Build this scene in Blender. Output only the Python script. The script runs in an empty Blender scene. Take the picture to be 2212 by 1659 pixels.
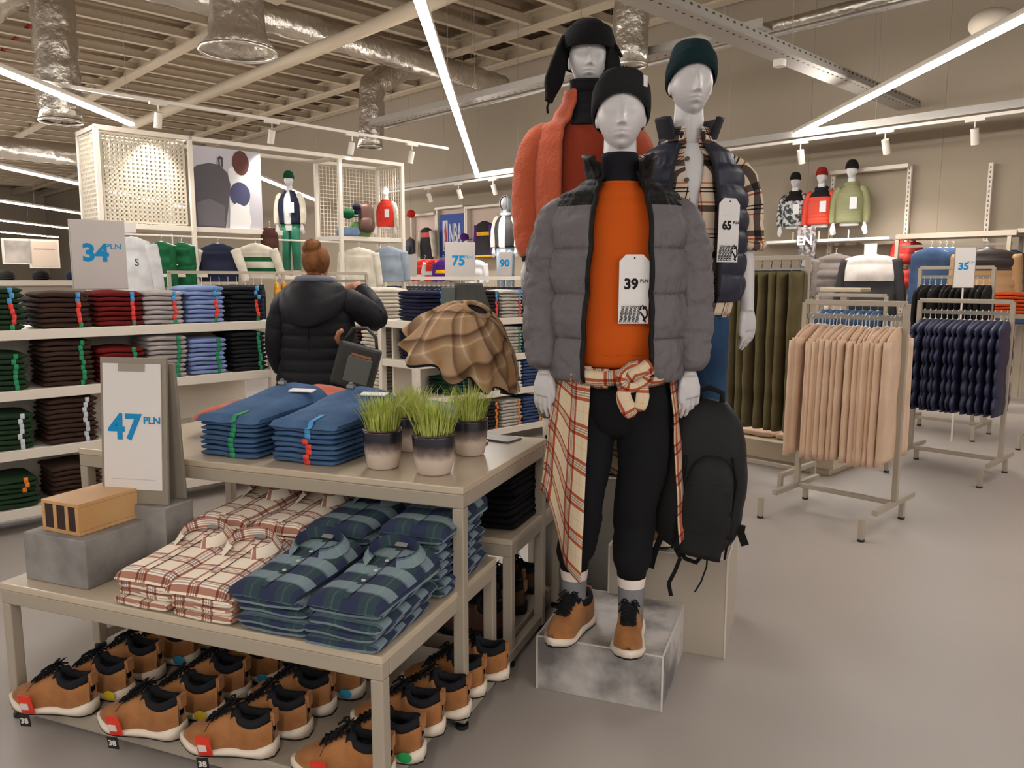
import bpy, math, random
from mathutils import Vector, Matrix, noise
R = math.radians; PI = math.pi
scene = bpy.context.scene
C = scene.collection
rnd = random.Random(7)

# ---------------------------------------------------------------- camera
FPX = 1690.0; PITCH = R(7.6); CAMZ = 1.45
cd = bpy.data.cameras.new('camera'); cam = bpy.data.objects.new('camera', cd); C.objects.link(cam)
cd.sensor_width = 36; cd.lens = FPX/2212*36; cd.clip_end = 200
cam.location = (0, 0, CAMZ); cam.rotation_euler = (R(90)-PITCH, 0, 0)
scene.camera = cam
# ---------------------------------------------------------------- world / exposure
w = bpy.data.worlds.new('world'); scene.world = w; w.use_nodes = True
w.node_tree.nodes['Background'].inputs[0].default_value = (1.0, .96, .915, 1)
w.node_tree.nodes['Background'].inputs[1].default_value = .80
scene.view_settings.view_transform = 'Standard'; scene.view_settings.look = 'None'
scene.view_settings.gamma = 1; scene.view_settings.use_curve_mapping = False
scene.view_settings.exposure = 0.0
scene.cycles.diffuse_bounces = 3; scene.cycles.glossy_bounces = 3; scene.cycles.max_bounces = 6
scene.cycles.adaptive_threshold = .03; scene.cycles.caustics_reflective = False; scene.cycles.caustics_refractive = False
STRIP = 64.0      # emission of the ceiling light strips
SPOTW = 120.0     # watts of each track spotlight

# ---------------------------------------------------------------- placing helpers
# store axes: a runs towards the back wall, b runs along it (turned 44 degrees from the camera)
ST = 44.0; cS, sS = math.cos(R(ST)), math.sin(R(ST))
def SP(a, b, z=0.0): return Vector((a*cS-b*sS, a*sS+b*cS, z))
def ray(x, y):
    u = (x-1106)/FPX; v = -(y-829.5)/FPX
    return Vector((u, math.cos(PITCH)+v*math.sin(PITCH), -math.sin(PITCH)+v*math.cos(PITCH)))
def onZ(x, y, z=0.0):
    r = ray(x, y); t = (z-CAMZ)/r.z; return Vector((r.x*t, r.y*t, z))
def onA(x, y, a):
    r = ray(x, y); t = a/(cS*r.x+sS*r.y); return Vector((r.x*t, r.y*t, CAMZ+r.z*t))
def onB(x, y, b):
    r = ray(x, y); t = b/(-sS*r.x+cS*r.y); return Vector((r.x*t, r.y*t, CAMZ+r.z*t))
def onY(x, y, Y):
    r = ray(x, y); t = Y/r.y; return Vector((r.x*t, Y, CAMZ+r.z*t))
def toS(p): return (p[0]*cS+p[1]*sS, -p[0]*sS+p[1]*cS)

# ---------------------------------------------------------------- materials
def lin(c):
    return tuple((v/255/12.92 if v/255 <= .04045 else ((v/255+.055)/1.055)**2.4) for v in c)+(1,)
MATS = {}
def nodes(m):
    m.use_nodes = True; nt = m.node_tree
    return nt, nt.nodes, nt.links, nt.nodes['Principled BSDF']
def mat(name, rgb, rough=.6, metal=0, bump=None, var=None, sheen=0, spec=None, coat=0):
    """bump=(scale,strength[,distance]) noise bump; var=(scale, rgb2[,lo,hi]) noise colour variation"""
    if name in MATS: return MATS[name]
    m = bpy.data.materials.new(name); nt, N, L, P = nodes(m)
    P.inputs['Base Color'].default_value = lin(rgb); P.inputs['Roughness'].default_value = rough
    P.inputs['Metallic'].default_value = metal
    if spec is None and rough >= .6: spec = .22
    if spec is not None: P.inputs['Specular IOR Level'].default_value = spec
    if sheen and sum(rgb) > 330: P.inputs['Sheen Weight'].default_value = sheen*.4
    if coat: P.inputs['Coat Weight'].default_value = coat
    tc = N.new('ShaderNodeTexCoord')
    if bump:
        n = N.new('ShaderNodeTexNoise'); n.inputs['Scale'].default_value = bump[0]; n.inputs['Detail'].default_value = 4
        b = N.new('ShaderNodeBump'); b.inputs['Strength'].default_value = bump[1]
        b.inputs['Distance'].default_value = bump[2] if len(bump) > 2 else .01
        L.new(tc.outputs['Object'], n.inputs['Vector']); L.new(n.outputs['Fac'], b.inputs['Height']); L.new(b.outputs[0], P.inputs['Normal'])
    if var:
        n = N.new('ShaderNodeTexNoise'); n.inputs['Scale'].default_value = var[0]; n.inputs['Detail'].default_value = 5
        r = N.new('ShaderNodeValToRGB'); r.color_ramp.elements[0].color = lin(rgb); r.color_ramp.elements[1].color = lin(var[1])
        r.color_ramp.elements[0].position = var[2] if len(var) > 2 else .35
        r.color_ramp.elements[1].position = var[3] if len(var) > 3 else .65
        L.new(tc.outputs['Object'], n.inputs['Vector']); L.new(n.outputs['Fac'], r.inputs[0]); L.new(r.outputs[0], P.inputs['Base Color'])
    MATS[name] = m; return m
def emis(name, rgb, s):
    m = bpy.data.materials.new(name); nt, N, L, P = nodes(m)
    P.inputs['Base Color'].default_value = lin(rgb)
    P.inputs['Emission Color'].default_value = lin(rgb); P.inputs['Emission Strength'].default_value = s
    return m
def plaid(name, base, xs, ys, period, mixf=.5, uv=True, rot=0, rough=.85, soft=False):
    """tartan from UVs in metres: xs / ys = [(start, end, rgb)] within one period"""
    m = bpy.data.materials.new(name); nt, N, L, P = nodes(m); P.inputs['Roughness'].default_value = rough
    P.inputs['Specular IOR Level'].default_value = .2
    tc = N.new('ShaderNodeTexCoord'); mp = N.new('ShaderNodeMapping'); mp.inputs['Rotation'].default_value = (0, 0, rot)
    mp.inputs['Scale'].default_value = (1/period,)*3
    L.new(tc.outputs['UV' if uv else 'Object'], mp.inputs[0]); sx = N.new('ShaderNodeSeparateXYZ'); L.new(mp.outputs[0], sx.inputs[0])
    outs = []
    for ax, st in ((0, xs), (1, ys)):
        fr = N.new('ShaderNodeMath'); fr.operation = 'FRACT'; L.new(sx.outputs[ax], fr.inputs[0])
        cr = N.new('ShaderNodeValToRGB'); L.new(fr.outputs[0], cr.inputs[0])
        cr.color_ramp.interpolation = 'LINEAR' if soft else 'CONSTANT'
        ev = [(0.0, base)]
        for (s, e, c) in st: ev += [(s, c), (e, base)]
        el = cr.color_ramp.elements
        el[0].position = 0; el[0].color = lin(ev[0][1]); el.remove(el[1])
        for (p_, c) in ev[1:]:
            q = el.new(min(p_, .999)); q.color = lin(c)
        outs.append(cr.outputs[0])
    mx = N.new('ShaderNodeMix'); mx.data_type = 'RGBA'; mx.blend_type = 'MULTIPLY' if mixf == 'mul' else 'MIX'
    mx.inputs[0].default_value = 1 if mixf == 'mul' else mixf
    L.new(outs[0], mx.inputs[6]); L.new(outs[1], mx.inputs[7]); L.new(mx.outputs[2], P.inputs['Base Color'])
    n = N.new('ShaderNodeTexNoise'); n.inputs['Scale'].default_value = 60; b = N.new('ShaderNodeBump')
    b.inputs['Strength'].default_value = .25; b.inputs['Distance'].default_value = .003
    L.new(tc.outputs['Object'], n.inputs['Vector']); L.new(n.outputs['Fac'], b.inputs['Height']); L.new(b.outputs[0], P.inputs['Normal'])
    return m

# ---------------------------------------------------------------- mesh builder
class MB:
    def __init__(s): s.v = []; s.f = []; s.uv = []; s.m = []
    def add(s, verts, faces, uvs=None, m=0):
        o = len(s.v); s.v += [tuple(v) for v in verts]; s.uv += (uvs or [(v[0], v[2]+v[1]) for v in verts])
        for i, f in enumerate(faces):
            s.f.append(tuple(o+k for k in f)); s.m.append(m if isinstance(m, int) else m[i])
        return s
    def box(s, c, d, rz=0, m=0, rx=0):
        x, y, z = d[0]/2, d[1]/2, d[2]/2
        M_ = Matrix.Translation(c) @ Matrix.Rotation(rz, 4, 'Z') @ Matrix.Rotation(rx, 4, 'X')
        vs = [(i*x, j*y, k*z) for i in (-1, 1) for j in (-1, 1) for k in (-1, 1)]
        return s.add([M_ @ Vector(v) for v in vs], [(0, 1, 3, 2), (4, 6, 7, 5), (0, 4, 5, 1), (2, 3, 7, 6), (0, 2, 6, 4), (1, 5, 7, 3)], m=m,
                     uvs=[(v[0]+v[1], v[2]+v[1]) for v in vs])
    def bar(s, p, q, w, h=None, m=0, up=(0, 0, 1)):
        p, q = Vector(p), Vector(q); h = h or w; d = (q-p).normalized(); u = Vector(up)
        if abs(d.dot(u)) > .95: u = Vector((1, 0, 0))
        sd = d.cross(u).normalized(); u = sd.cross(d).normalized()
        vs = [e+sd*i*w/2+u*j*h/2 for e in (p, q) for (i, j) in ((-1, -1), (1, -1), (1, 1), (-1, 1))]
        return s.add(vs, [(3, 2, 1, 0), (4, 5, 6, 7), (0, 1, 5, 4), (1, 2, 6, 5), (2, 3, 7, 6), (3, 0, 4, 7)], m=m)
    def tube(s, path, r, seg=10, ry=None, m=0, cap=True, up=(0, 1, 0), arc=None, disp=None, mf=None, uo=0):
        """sweep an ellipse along path; r, ry number or list; disp(i,k,u,v)->radial scale/offset"""
        P = [Vector(p) for p in path]; n = len(P); rings = []; L_ = 0; uvs = []
        rr = r if isinstance(r, (list, tuple)) else [r]*n
        r2 = ry if isinstance(ry, (list, tuple)) else ([ry]*n if ry else rr)
        a0, a1 = arc or (0, 2*PI); closed = arc is None; cnt = seg if closed else seg+1
        vs = []
        for i in range(n):
            t = (P[min(i+1, n-1)]-P[max(i-1, 0)]).normalized(); u = Vector(up)
            if abs(t.dot(u)) > .97: u = Vector((1, 0, 0)) if abs(t.x) < .9 else Vector((0, 0, 1))
            sx = u.cross(t).normalized() if True else 0; sy = t.cross(sx).normalized()
            if i: L_ += (P[i]-P[i-1]).length
            for k in range(cnt):
                a = a0+(a1-a0)*k/seg; g = disp(i, k, a, L_) if disp else 1.0
                vs.append(P[i]+sx*math.cos(a)*rr[i]*g+sy*math.sin(a)*r2[i]*g)
                uvs.append((uo+a*(rr[i]+r2[i])/2 if True else 0, L_))
        o = len(s.v); s.v += [tuple(v) for v in vs]; s.uv += uvs
        for i in range(n-1):
            for k in range(seg):
                k2 = (k+1) % cnt if closed else k+1
                s.f.append((o+i*cnt+k, o+i*cnt+k2, o+(i+1)*cnt+k2, o+(i+1)*cnt+k)); s.m.append(mf(i, k) if mf else m)
        if cap and closed:
            s.f.append(tuple(o+k for k in reversed(range(cnt)))); s.m.append(mf(0, 0) if mf else m)
            s.f.append(tuple(o+(n-1)*cnt+k for k in range(cnt))); s.m.append(mf(n-2, 0) if mf else m)
        return s
    def cyl(s, p, q, r, seg=12, r2=None, m=0): return s.tube([p, q], [r, r if r2 is None else r2], seg, m=m)
    def lathe(s, prof, c=(0, 0, 0), seg=24, m=0, cap=True):
        return s.tube([(c[0], c[1], c[2]+z) for _, z in prof], [max(r, 1e-4) for r, _ in prof], seg, m=m, cap=cap)
    def sphere(s, c, r, seg=12, rings=8, m=0):
        r = r if isinstance(r, (tuple, list)) else (r, r, r)
        vs = []; fs = []
        for i in range(rings+1):
            for k in range(seg):
                t = PI*i/rings; a = 2*PI*k/seg
                vs.append((c[0]+r[0]*math.sin(t)*math.cos(a), c[1]+r[1]*math.sin(t)*math.sin(a), c[2]+r[2]*math.cos(t)))
        for i in range(rings):
            for k in range(seg): fs.append((i*seg+k, (i+1)*seg+k, (i+1)*seg+(k+1) % seg, i*seg+(k+1) % seg))
        return s.add(vs, fs, m=m)
    def grid(s, fn, nu, nv, m=0, uvf=None, mf=None):
        vs = []; uvs = []
        for i in range(nu+1):
            for j in range(nv+1):
                p = fn(i/nu, j/nv); vs.append(p); uvs.append(uvf(i/nu, j/nv) if uvf else (i/nu, j/nv))
        fs = [(i*(nv+1)+j, (i+1)*(nv+1)+j, (i+1)*(nv+1)+j+1, i*(nv+1)+j+1) for i in range(nu) for j in range(nv)]
        return s.add(vs, fs, uvs, m=[mf((i+.5)/nu, (j+.5)/nv) for i in range(nu) for j in range(nv)] if mf else m)
    def prism(s, pts, y0, y1, m=0):
        """polygon in xz extruded along y"""
        n = len(pts); vs = [(x, y0, z) for x, z in pts]+[(x, y1, z) for x, z in pts]
        fs = [tuple(range(n)), tuple(reversed(range(n, 2*n)))]+[(i, i+n, (i+1) % n+n, (i+1) % n) for i in range(n)]
        return s.add(vs, fs, m=m)
    def xf(s, M_, start=0):
        for i in range(start, len(s.v)): s.v[i] = tuple(M_ @ Vector(s.v[i]))
        return s
def mesh(name, mb, mats, smooth=False):
    me = bpy.data.meshes.new(name); me.from_pydata(mb.v, [], mb.f)
    for m in (mats if isinstance(mats, (list, tuple)) else [mats]): me.materials.append(m)
    uvl = me.uv_layers.new(name='UVMap'); ids = [0]*len(me.loops); me.loops.foreach_get('vertex_index', ids)
    flat = []
    for i in ids: flat += mb.uv[i]
    uvl.data.foreach_set('uv', flat); me.polygons.foreach_set('material_index', mb.m)
    me.polygons.foreach_set('use_smooth', [smooth]*len(me.polygons)); me.update()
    return me
def build(name, mb, mats, parent=None, loc=None, rz=None, smooth=False, bev=0, sub=0, solid=0, sang=None, off=0):
    me = mb if isinstance(mb, bpy.types.Mesh) else mesh(name, mb, mats, smooth)
    o = bpy.data.objects.new(name, me); C.objects.link(o)
    if parent: o.parent = parent
    if loc is not None: o.location = loc
    if rz is not None: o.rotation_euler = (0, 0, rz) if not isinstance(rz, (tuple, list)) else rz
    if solid:
        k = o.modifiers.new('thick', 'SOLIDIFY'); k.thickness = solid; k.offset = off
    if bev:
        k = o.modifiers.new('bevel', 'BEVEL'); k.width = bev; k.segments = 2; k.limit_method = 'ANGLE'
    if sub:
        k = o.modifiers.new('sub', 'SUBSURF'); k.levels = sub; k.render_levels = sub
    return o
def tag(o, label, cat, group=None, kind=None):
    o['label'] = label; o['category'] = cat
    if group: o['group'] = group
    if kind: o['kind'] = kind
    return o
def thing(name, label, cat, loc=(0, 0, 0), rz=0, group=None):
    o = bpy.data.objects.new(name, None); C.objects.link(o); o.location = loc
    o.rotation_euler = (0, 0, rz) if not isinstance(rz, (tuple, list)) else rz
    return tag(o, label, cat, group)
def struct(name, mb, m, parent=None, **k):
    o = build(name, mb, m, parent, **k)
    if not parent: o['kind'] = 'structure'
    return o
KIDS = {}
def dup(root, loc=None, rz=None, label=None, group=None):
    def rec(o, par):
        c = o.copy(); C.objects.link(c)
        if par: c.parent = par
        for ch in list(o.children): rec(ch, c)
        return c
    r = rec(root, None)
    if loc is not None: r.location = loc
    if rz is not None: r.rotation_euler = (0, 0, rz) if not isinstance(rz, (tuple, list)) else rz
    if label: r['label'] = label
    if group: r['group'] = group
    return r
def text(name, s, size, m, parent, loc, rot=(PI/2, 0, 0), bold=0.0, sx=1.0, align='CENTER', shear=0):
    cu = bpy.data.curves.new(name, 'FONT'); cu.body = s; cu.size = size; cu.align_x = align; cu.align_y = 'CENTER'
    cu.offset = bold; cu.extrude = .0006; cu.shear = shear; cu.space_character = 1.0; cu.resolution_u = 3
    cu.materials.append(m); to = bpy.data.objects.new('tmp', cu); C.objects.link(to)
    me = bpy.data.meshes.new_from_object(to.evaluated_get(bpy.context.evaluated_depsgraph_get())); bpy.data.objects.remove(to)
    me.name = name; me.materials.clear(); me.materials.append(m)
    o = bpy.data.objects.new(name, me); C.objects.link(o)
    o.parent = parent; o.location = loc; o.rotation_euler = rot; o.scale = (sx, 1, 1); return o
def nz(x, y=0, z=0): return noise.noise(Vector((x, y, z)))
def remesh(mb, vox, smooth_it=2, name='body', m=None):
    me = mesh(name, mb, m or [], True); o = bpy.data.objects.new('tmp', me); C.objects.link(o)
    k = o.modifiers.new('r', 'REMESH'); k.mode = 'VOXEL'; k.voxel_size = vox; k.use_smooth_shade = True
    if smooth_it:
        q = o.modifiers.new('s', 'SMOOTH'); q.iterations = smooth_it; q.factor = .5
    dg = bpy.context.evaluated_depsgraph_get(); dg.update()
    out = bpy.data.meshes.new_from_object(o.evaluated_get(dg)); out.name = name
    bpy.data.objects.remove(o)
    out.materials.clear()
    for x in (m if isinstance(m, (list, tuple)) else [m]): out.materials.append(x)
    out.polygons.foreach_set('use_smooth', [True]*len(out.polygons))
    return out
# ================================================================= SHELL
Mfloor = mat('floor_vinyl', (166, 157, 151), .42, bump=(3, .05, .01), var=(.7, (174, 165, 158), .3, .7))
Mwall = mat('wall_panel', (166, 153, 136), .8, bump=(2, .05))
Mdeck = mat('roof_deck', (150, 132, 111), .7)
Mbeam = mat('beam_paint', (206, 191, 168), .6)
Mgalv = mat('galvanised', (170, 165, 158), .45, .5)
Mfoil = mat('foil_duct', (205, 198, 188), .28, .9, bump=(9, .9, .03))
Mwhite = mat('white_metal', (228, 220, 208), .4)
Mgrey = mat('greige_metal', (168, 156, 140), .42)
Mlight = emis('light_strip', (255, 250, 243), STRIP)
Mred = mat('red_paint', (150, 45, 30), .6)
Mblack = mat('black_plastic', (22, 21, 20), .5)
fl = MB(); fl.box((0, 16, -.05), (70, 60, .1)); struct('floor', fl, Mfloor)
AW = 11.2
wl = MB()
# wall of tall panels with narrow joints
b = -8.0; js = [-8.0, -4.6, -1.2, 2.55, 3.62, 5.4, 7.4, 9.3, 11.2, 13.1, 15, 17, 19, 21, 23, 25, 27, 30, 33, 36, 39, 42, 46]
for i in range(len(js)-1):
    b0, b1 = js[i]+.0025, js[i+1]-.0025
    wl.box(((AW+.1), (b0+b1)/2, 3.0), (.2, b1-b0, 6.0))
wl.box((AW+.104, 19, 3.0), (.2, 54, 6.0))
struct('wall_back', wl, Mwall, rz=R(ST))
w2 = MB(); w2.box((-4, 46.2, 3), (31, .3, 6)); struct('wall_left', w2, Mwall, rz=R(ST))
# corrugated roof deck
dk = MB()
def deck(u, v):
    k = u*420; ph = k % 1.0
    z = 6.0+(.05 if ph < .5 else 0)
    return (-14+60*v*.0+0, 0, z)
n = 150; vs = []; fs = []
for i in range(n):
    bb = -9+i*.37
    for (db, dz) in ((0, 0), (.13, 0), (.18, .07), (.32, .07)):
        for a in (-16, AW+.3): vs.append((a, bb+db, 6.0+dz))
for i in range(len(vs)//2-1): fs.append((2*i, 2*i+1, 2*i+3, 2*i+2))
dk.add(vs, fs); dk.box((-2.4, 19, 6.2), (27.4, 57, .1))
struct('ceiling', dk, Mdeck, rz=R(ST))
# roof structure: beams along the wall, thinner purlins across
for i, a in enumerate((-1.5, 2.3, 6.07, 9.84, 11.0)):
    q = MB(); q.box((a, 19, 5.62), (.22, 56, .04)); q.box((a, 19, 5.86), (.22, 56, .04)); q.box((a, 19, 5.74), (.03, 56, .22))
    o = struct('ceiling_beam', q, Mbeam, rz=R(ST))
for i in range(44):
    bb = 1.2+i*.94
    q = MB(); q.box((-1.5, bb, 5.66), (25, .10, .012)); q.box((-1.5, bb, 5.72), (25, .014, .11)); q.box((-1.5, bb, 5.78), (25, .10, .012))
    struct('ceiling_purlin', q, Mbeam, rz=R(ST))
# red sprinkler pipes close under the deck
for k, (a, b0, b1) in enumerate(((3.9, 8, 24), (1.0, 9, 22))):
    q = MB(); q.cyl((a, b0, 5.82), (a, b1, 5.82), .035); q.cyl((a-.8, b0, 5.8), (a-.8, b1, 5.8), .02)
    tag(build('sprinkler_pipe', q, Mred, rz=R(ST), smooth=True), ('red pipe run high under the roof above the black end of the foil ducts', 'red pipe run nearest the left edge under the roof')[k], 'pipe', 'red pipes under the roof')
# ---- long light strips
rows = [  # X, Y0, Y1 (world), straight ahead
    (-.62, 3.2, 14.98, 'long white light strip running overhead just left of the front mannequin'),
    (3.66, 3.0, 10.65, 'long white light strip overhead at the right, in front of the back wall'),
    (-4.58, 2.5, 9.77, 'near light strip at the upper left ending above the mesh box'),
    (-4.62, 14.7, 18.9, 'short light strip seen behind the neck of the display shelf mannequin'),
    (-8.48, 4, 20.6, 'light strip at the left seen through the mesh box'),
    (-12.2, 6, 23.1, 'light strip at the left ending just short of the mesh box'),
    (-16.2, 8, 29.4, 'second lowest light strip at the far left'),
    (-20.1, 10, 35.2, 'lowest and farthest light strip at the far left')]
for i, (X, y0, y1, lb) in enumerate(rows):
    t = thing('light_strip', lb, 'light', (X, (y0+y1)/2, 3.3), R(.0), 'ceiling light strips')
    L_ = y1-y0; q = MB(); h = MB(); k = max(1, round(L_/2.4))
    for j in range(k):
        c = -L_/2+(j+.5)*L_/k; q.box((0, c, 0), (.075, L_/k-.02, .03))
    h.box((0, 0, .04), (.07, L_, .045))
    build('diffuser', q, Mlight, t, bev=.01); build('housing', h, Mwhite, t)
    for j in range(k+1):
        c = -L_/2+j*L_/k*.98+.05; wv = MB(); wv.cyl((0, c, .05), (0, c, 2.56), .0025, 5); build('suspension_wire', wv, Mgalv, t)
for X in (-4.6, -.62, 3.66, 7.6):     # same lamps carry on over the part of the store behind the photographer
    t = thing('light_strip', 'ceiling light strip over the aisle behind the photographer', 'light', (X, -3.6, 3.3), 0, 'rear ceiling light strips')
    q = MB(); q.box((0, 0, 0), (.075, 7.6, .03)); build('diffuser', q, Mlight, t)
    h = MB(); h.box((0, 0, .04), (.07, 7.6, .045)); build('housing', h, Mwhite, t)
# ---- track rails with spotlights
def spot(t, lx, ly, tilt=0.0, az=0.0, power=True, aim=None):
    """cylinder spot on the track, parts of the rail; lx,ly local"""
    q = MB(); q.box((lx, ly, -.03), (.2, .035, .03)); q.cyl((lx, ly, -.04), (lx, ly, -.11), .008, 6)
    d = Vector((math.sin(tilt)*math.cos(az), math.sin(tilt)*math.sin(az), -math.cos(tilt)))
    p = Vector((lx, ly, -.12)); q.cyl(p, p+d*.17, .042, 14)
    s = build('spotlight', q, Mwhite, t, smooth=False)
    if power:
        ld = bpy.data.lights.new('spot_lamp', 'SPOT'); ld.energy = SPOTW*(power if power is not True else 1); ld.color = (1, .93, .84); ld.spot_size = R(92); ld.spot_blend = .9; ld.shadow_soft_size = .05
        lo = bpy.data.objects.new('spot_lamp', ld); C.objects.link(lo); lo.parent = t; lo.location = p+d*.19
        lo.rotation_euler = d.to_track_quat('-Z', 'Y').to_euler()
def track(label, a, b0, b1, z, spots, horiz=True):
    t = thing('spotlight_track', label, 'track light', SP(a, (b0+b1)/2, z), R(ST+90), 'spotlight tracks')
    q = MB(); q.box((0, 0, 0), (b1-b0, .035, .035)); build('rail', q, Mwhite, t)
    for (bb, tilt, pw) in spots: spot(t, bb-(b0+b1)/2, 0, tilt, -PI/2, pw)
    return t
track('white spotlight track along the back wall, right of the mannequins', 9.75, .2, 6.2, 3.2,
      [(toS(onA(x, 300, 9.75))[1], tl, 1) for x, tl in ((1730, .35), (1912, .5), (2104, .3))]+[(1.2, .4, 1)])
track('white spotlight track along the back wall behind the orange jacket mannequin', 9.45, 7.6, 13.6, 3.2,
      [(toS(onA(x, 400, 9.45))[1], .4, 1) for x in (925, 990, 1065)]+[(8.2, .4, 1)])
t = thing('spotlight_track', 'white spotlight track crossing over the tall display shelf', 'track light', SP(5.0, 9.33, 3.42), R(ST+3), 'spotlight tracks')
q = MB(); q.box((0, 0, 0), (5.6, .035, .035)); build('rail', q, Mwhite, t)
for lx in (-1.55, -.15, 1.05, 2.1): spot(t, lx, 0, .3, PI/2, .6)
# ---- cable trays (perforated)
def tray(label, p, q_, z, wd=.22):
    p, q_ = Vector(p), Vector(q_); d = q_-p; L_ = d.length
    t = thing('cable_tray', label, 'cable tray', SP((p.x+q_.x)/2, (p.y+q_.y)/2, z), R(ST)+math.atan2(d.y, d.x), 'cable trays')
    m = MB(); m.box((0, 0, 0), (L_, wd, .012)); m.box((0, wd/2, .04), (L_, .01, .08)); m.box((0, -wd/2, .04), (L_, .01, .08))
    build('tray', m, Mgalv, t)
    s = MB(); k = int(L_/.11)
    for i in range(k): s.box((-L_/2+(i+.5)*L_/k, -wd/2-.006, .055), (.035, .003, .016)); s.box((-L_/2+(i+.5)*L_/k, -wd*.25, -.0075), (.035, .012, .003))
    build('slot', s, mat('slot_dark', (70, 65, 60), .8), t)['kind'] = 'stuff'
    for i in range(int(L_/2)+1): h = MB(); h.cyl((-L_/2+.5+i*2, 0, 0), (-L_/2+.5+i*2, 0, 5.86-z), .004, 5); build('hanger_rod', h, Mgalv, t)
    return t
tray('perforated cable tray crossing above the two taller mannequins', (3.2, 3.95), (10.9, 3.95), 3.62, .26)
tray('cable tray above the spotlight track at the right', (9.98, -.5), (9.98, 6.2), 3.27, .25)
tray('cable tray above the spotlight track behind the orange jacket', (9.7, 7.4), (9.7, 14), 3.27, .25)
tray('high cable tray behind the orange jacket mannequin and near the roof', (7.66, 4.2), (7.66, 11.2), 3.98, .2)
# white conduit pipes
def pipe(label, p, q_, r, m=None):
    p, q_ = Vector(p), Vector(q_); c = (p+q_)/2; mb = MB(); n_ = 14
    mb.tube([p+(q_-p)*i/n_-c for i in range(n_+1)], [r*(1.0 if i % 3 else 1.12) for i in range(n_+1)], 14)
    return tag(build('ceiling_pipe', mb, m or Mbeam, loc=c, smooth=True), label, 'pipe', 'pipes under the roof')
pipe('long white pipe slanting up from the spotlight track toward the near light strip', SP(5.2, 15.5, 4.2), SP(5.15, 5.2, 4.2), .075)
pipe('foil wrapped pipe running along the back wall at the upper right', SP(8.95, 1.0, 4.4), SP(8.95, 5.8, 4.4), .07, Mfoil)
pipe('thin lower pipe parallel to the wall at the upper right', SP(8.75, 1.0, 4.25), SP(8.75, 12.8, 4.25), .03, Mgalv)
# foil ducts
def duct(label, path, r, bell=False, m=None):
    P = [Vector(p) for p in path]; c = P[-1]; pts = []; rr = []
    for i in range(len(P)-1):
        k = max(2, int((P[i+1]-P[i]).length/.12))
        for j in range(k): pts.append(P[i]+(P[i+1]-P[i])*j/k-c); rr.append(r)
    pts.append(P[-1]-c); rr.append(r)
    rr = [x*(1+.05*math.sin(i*2.1)) for i, x in enumerate(rr)]
    if bell: rr[-2] = r*1.12; rr[-1] = r*1.45
    mb = MB(); mb.tube(pts, rr, 28, cap=False, disp=lambda i, k, a, v: 1+.09*nz(a*2.2, i*.75, 3)+.05*nz(a*5, i*1.9, 1))
    t = thing('air_duct', label, 'duct', c, 0, 'foil air ducts')
    build('duct_wall', mb, m or Mfoil, t, smooth=True, solid=.01)
    rim = MB(); R0 = rr[-1]; rim.tube([(math.cos(x*PI/12)*R0, math.sin(x*PI/12)*R0, 0) for x in range(25)], .02, 6, cap=False, up=(0, 0, 1)); build('rim', rim, m or Mfoil, t, smooth=True)
    return t
z0 = onB(515, 105, 8.0)
e = onB(515, 112, 8.0); duct('fat crinkled foil duct hanging down with a flared open end', [e+Vector((0, 0, 1.9)), e], .26, True)
e = onB(800, 318, 12.4); duct('elbowed foil duct dropping left of the near light strip', [e+Vector((1.35, 1.1, 1.75)), e+Vector((.55, .4, 1.5)), e+Vector((.05, .05, 1.1)), e], .22)
e = onB(132, 262, 12.5); duct('vertical foil duct at the upper left with a branch', [e+Vector((0, 0, 2.6)), e], .27)
duct('slanting foil duct joining the upper left vertical duct', [e+Vector((.0, .0, 1.9)), e+Vector((-.35, -.2, 1.75)), e+Vector((-1.3, -.6, .9))], .25)
e = onA(1362, 142, 7.4); duct('foil duct hanging behind the front mannequin group', [e+Vector((.3, .3, 1.6)), e+Vector((0, 0, 1.2)), e], .19)
p0 = SP(2.4, 9.4, 4.75); p1 = SP(9.6, 10.2, 4.75)
duct('long horizontal foil duct high above the poster', [p0, p1], .17)
p0 = SP(.4, 17.5, 3.9); p1 = SP(6.0, 17.5, 3.9)
duct('horizontal foil duct low at the left edge under the light strip', [p0, p1], .2)
# smoke detectors / speakers
for (x, y, a, lb) in ((1990, 85, 8.6, 'round white detector hanging at the upper right'),):
    e = onA(2142, 50, 8.4); mb = MB(); mb.sphere((0, 0, 0), (.19, .19, .13), 20, 12); tt = thing('hanging_sensor', lb, 'sensor', e)
    build('dome', mb, mat('sensor_white', (190, 178, 162), .6), tt, smooth=True); h = MB(); h.cyl((0, 0, .1), (0, 0, 2.6), .006, 5); build('rod', h, Mgalv, tt)
e = onB(1684, 137, 3.8); mb = MB(); mb.lathe([(0, -.03), (.055, -.03), (.06, -.015), (.06, .03), (0, .03)], seg=20)
tag(build('smoke_detector', mb, Mwhite, loc=e, smooth=False), 'small white smoke detector on the cable tray above the right mannequin', 'smoke detector')
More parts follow.
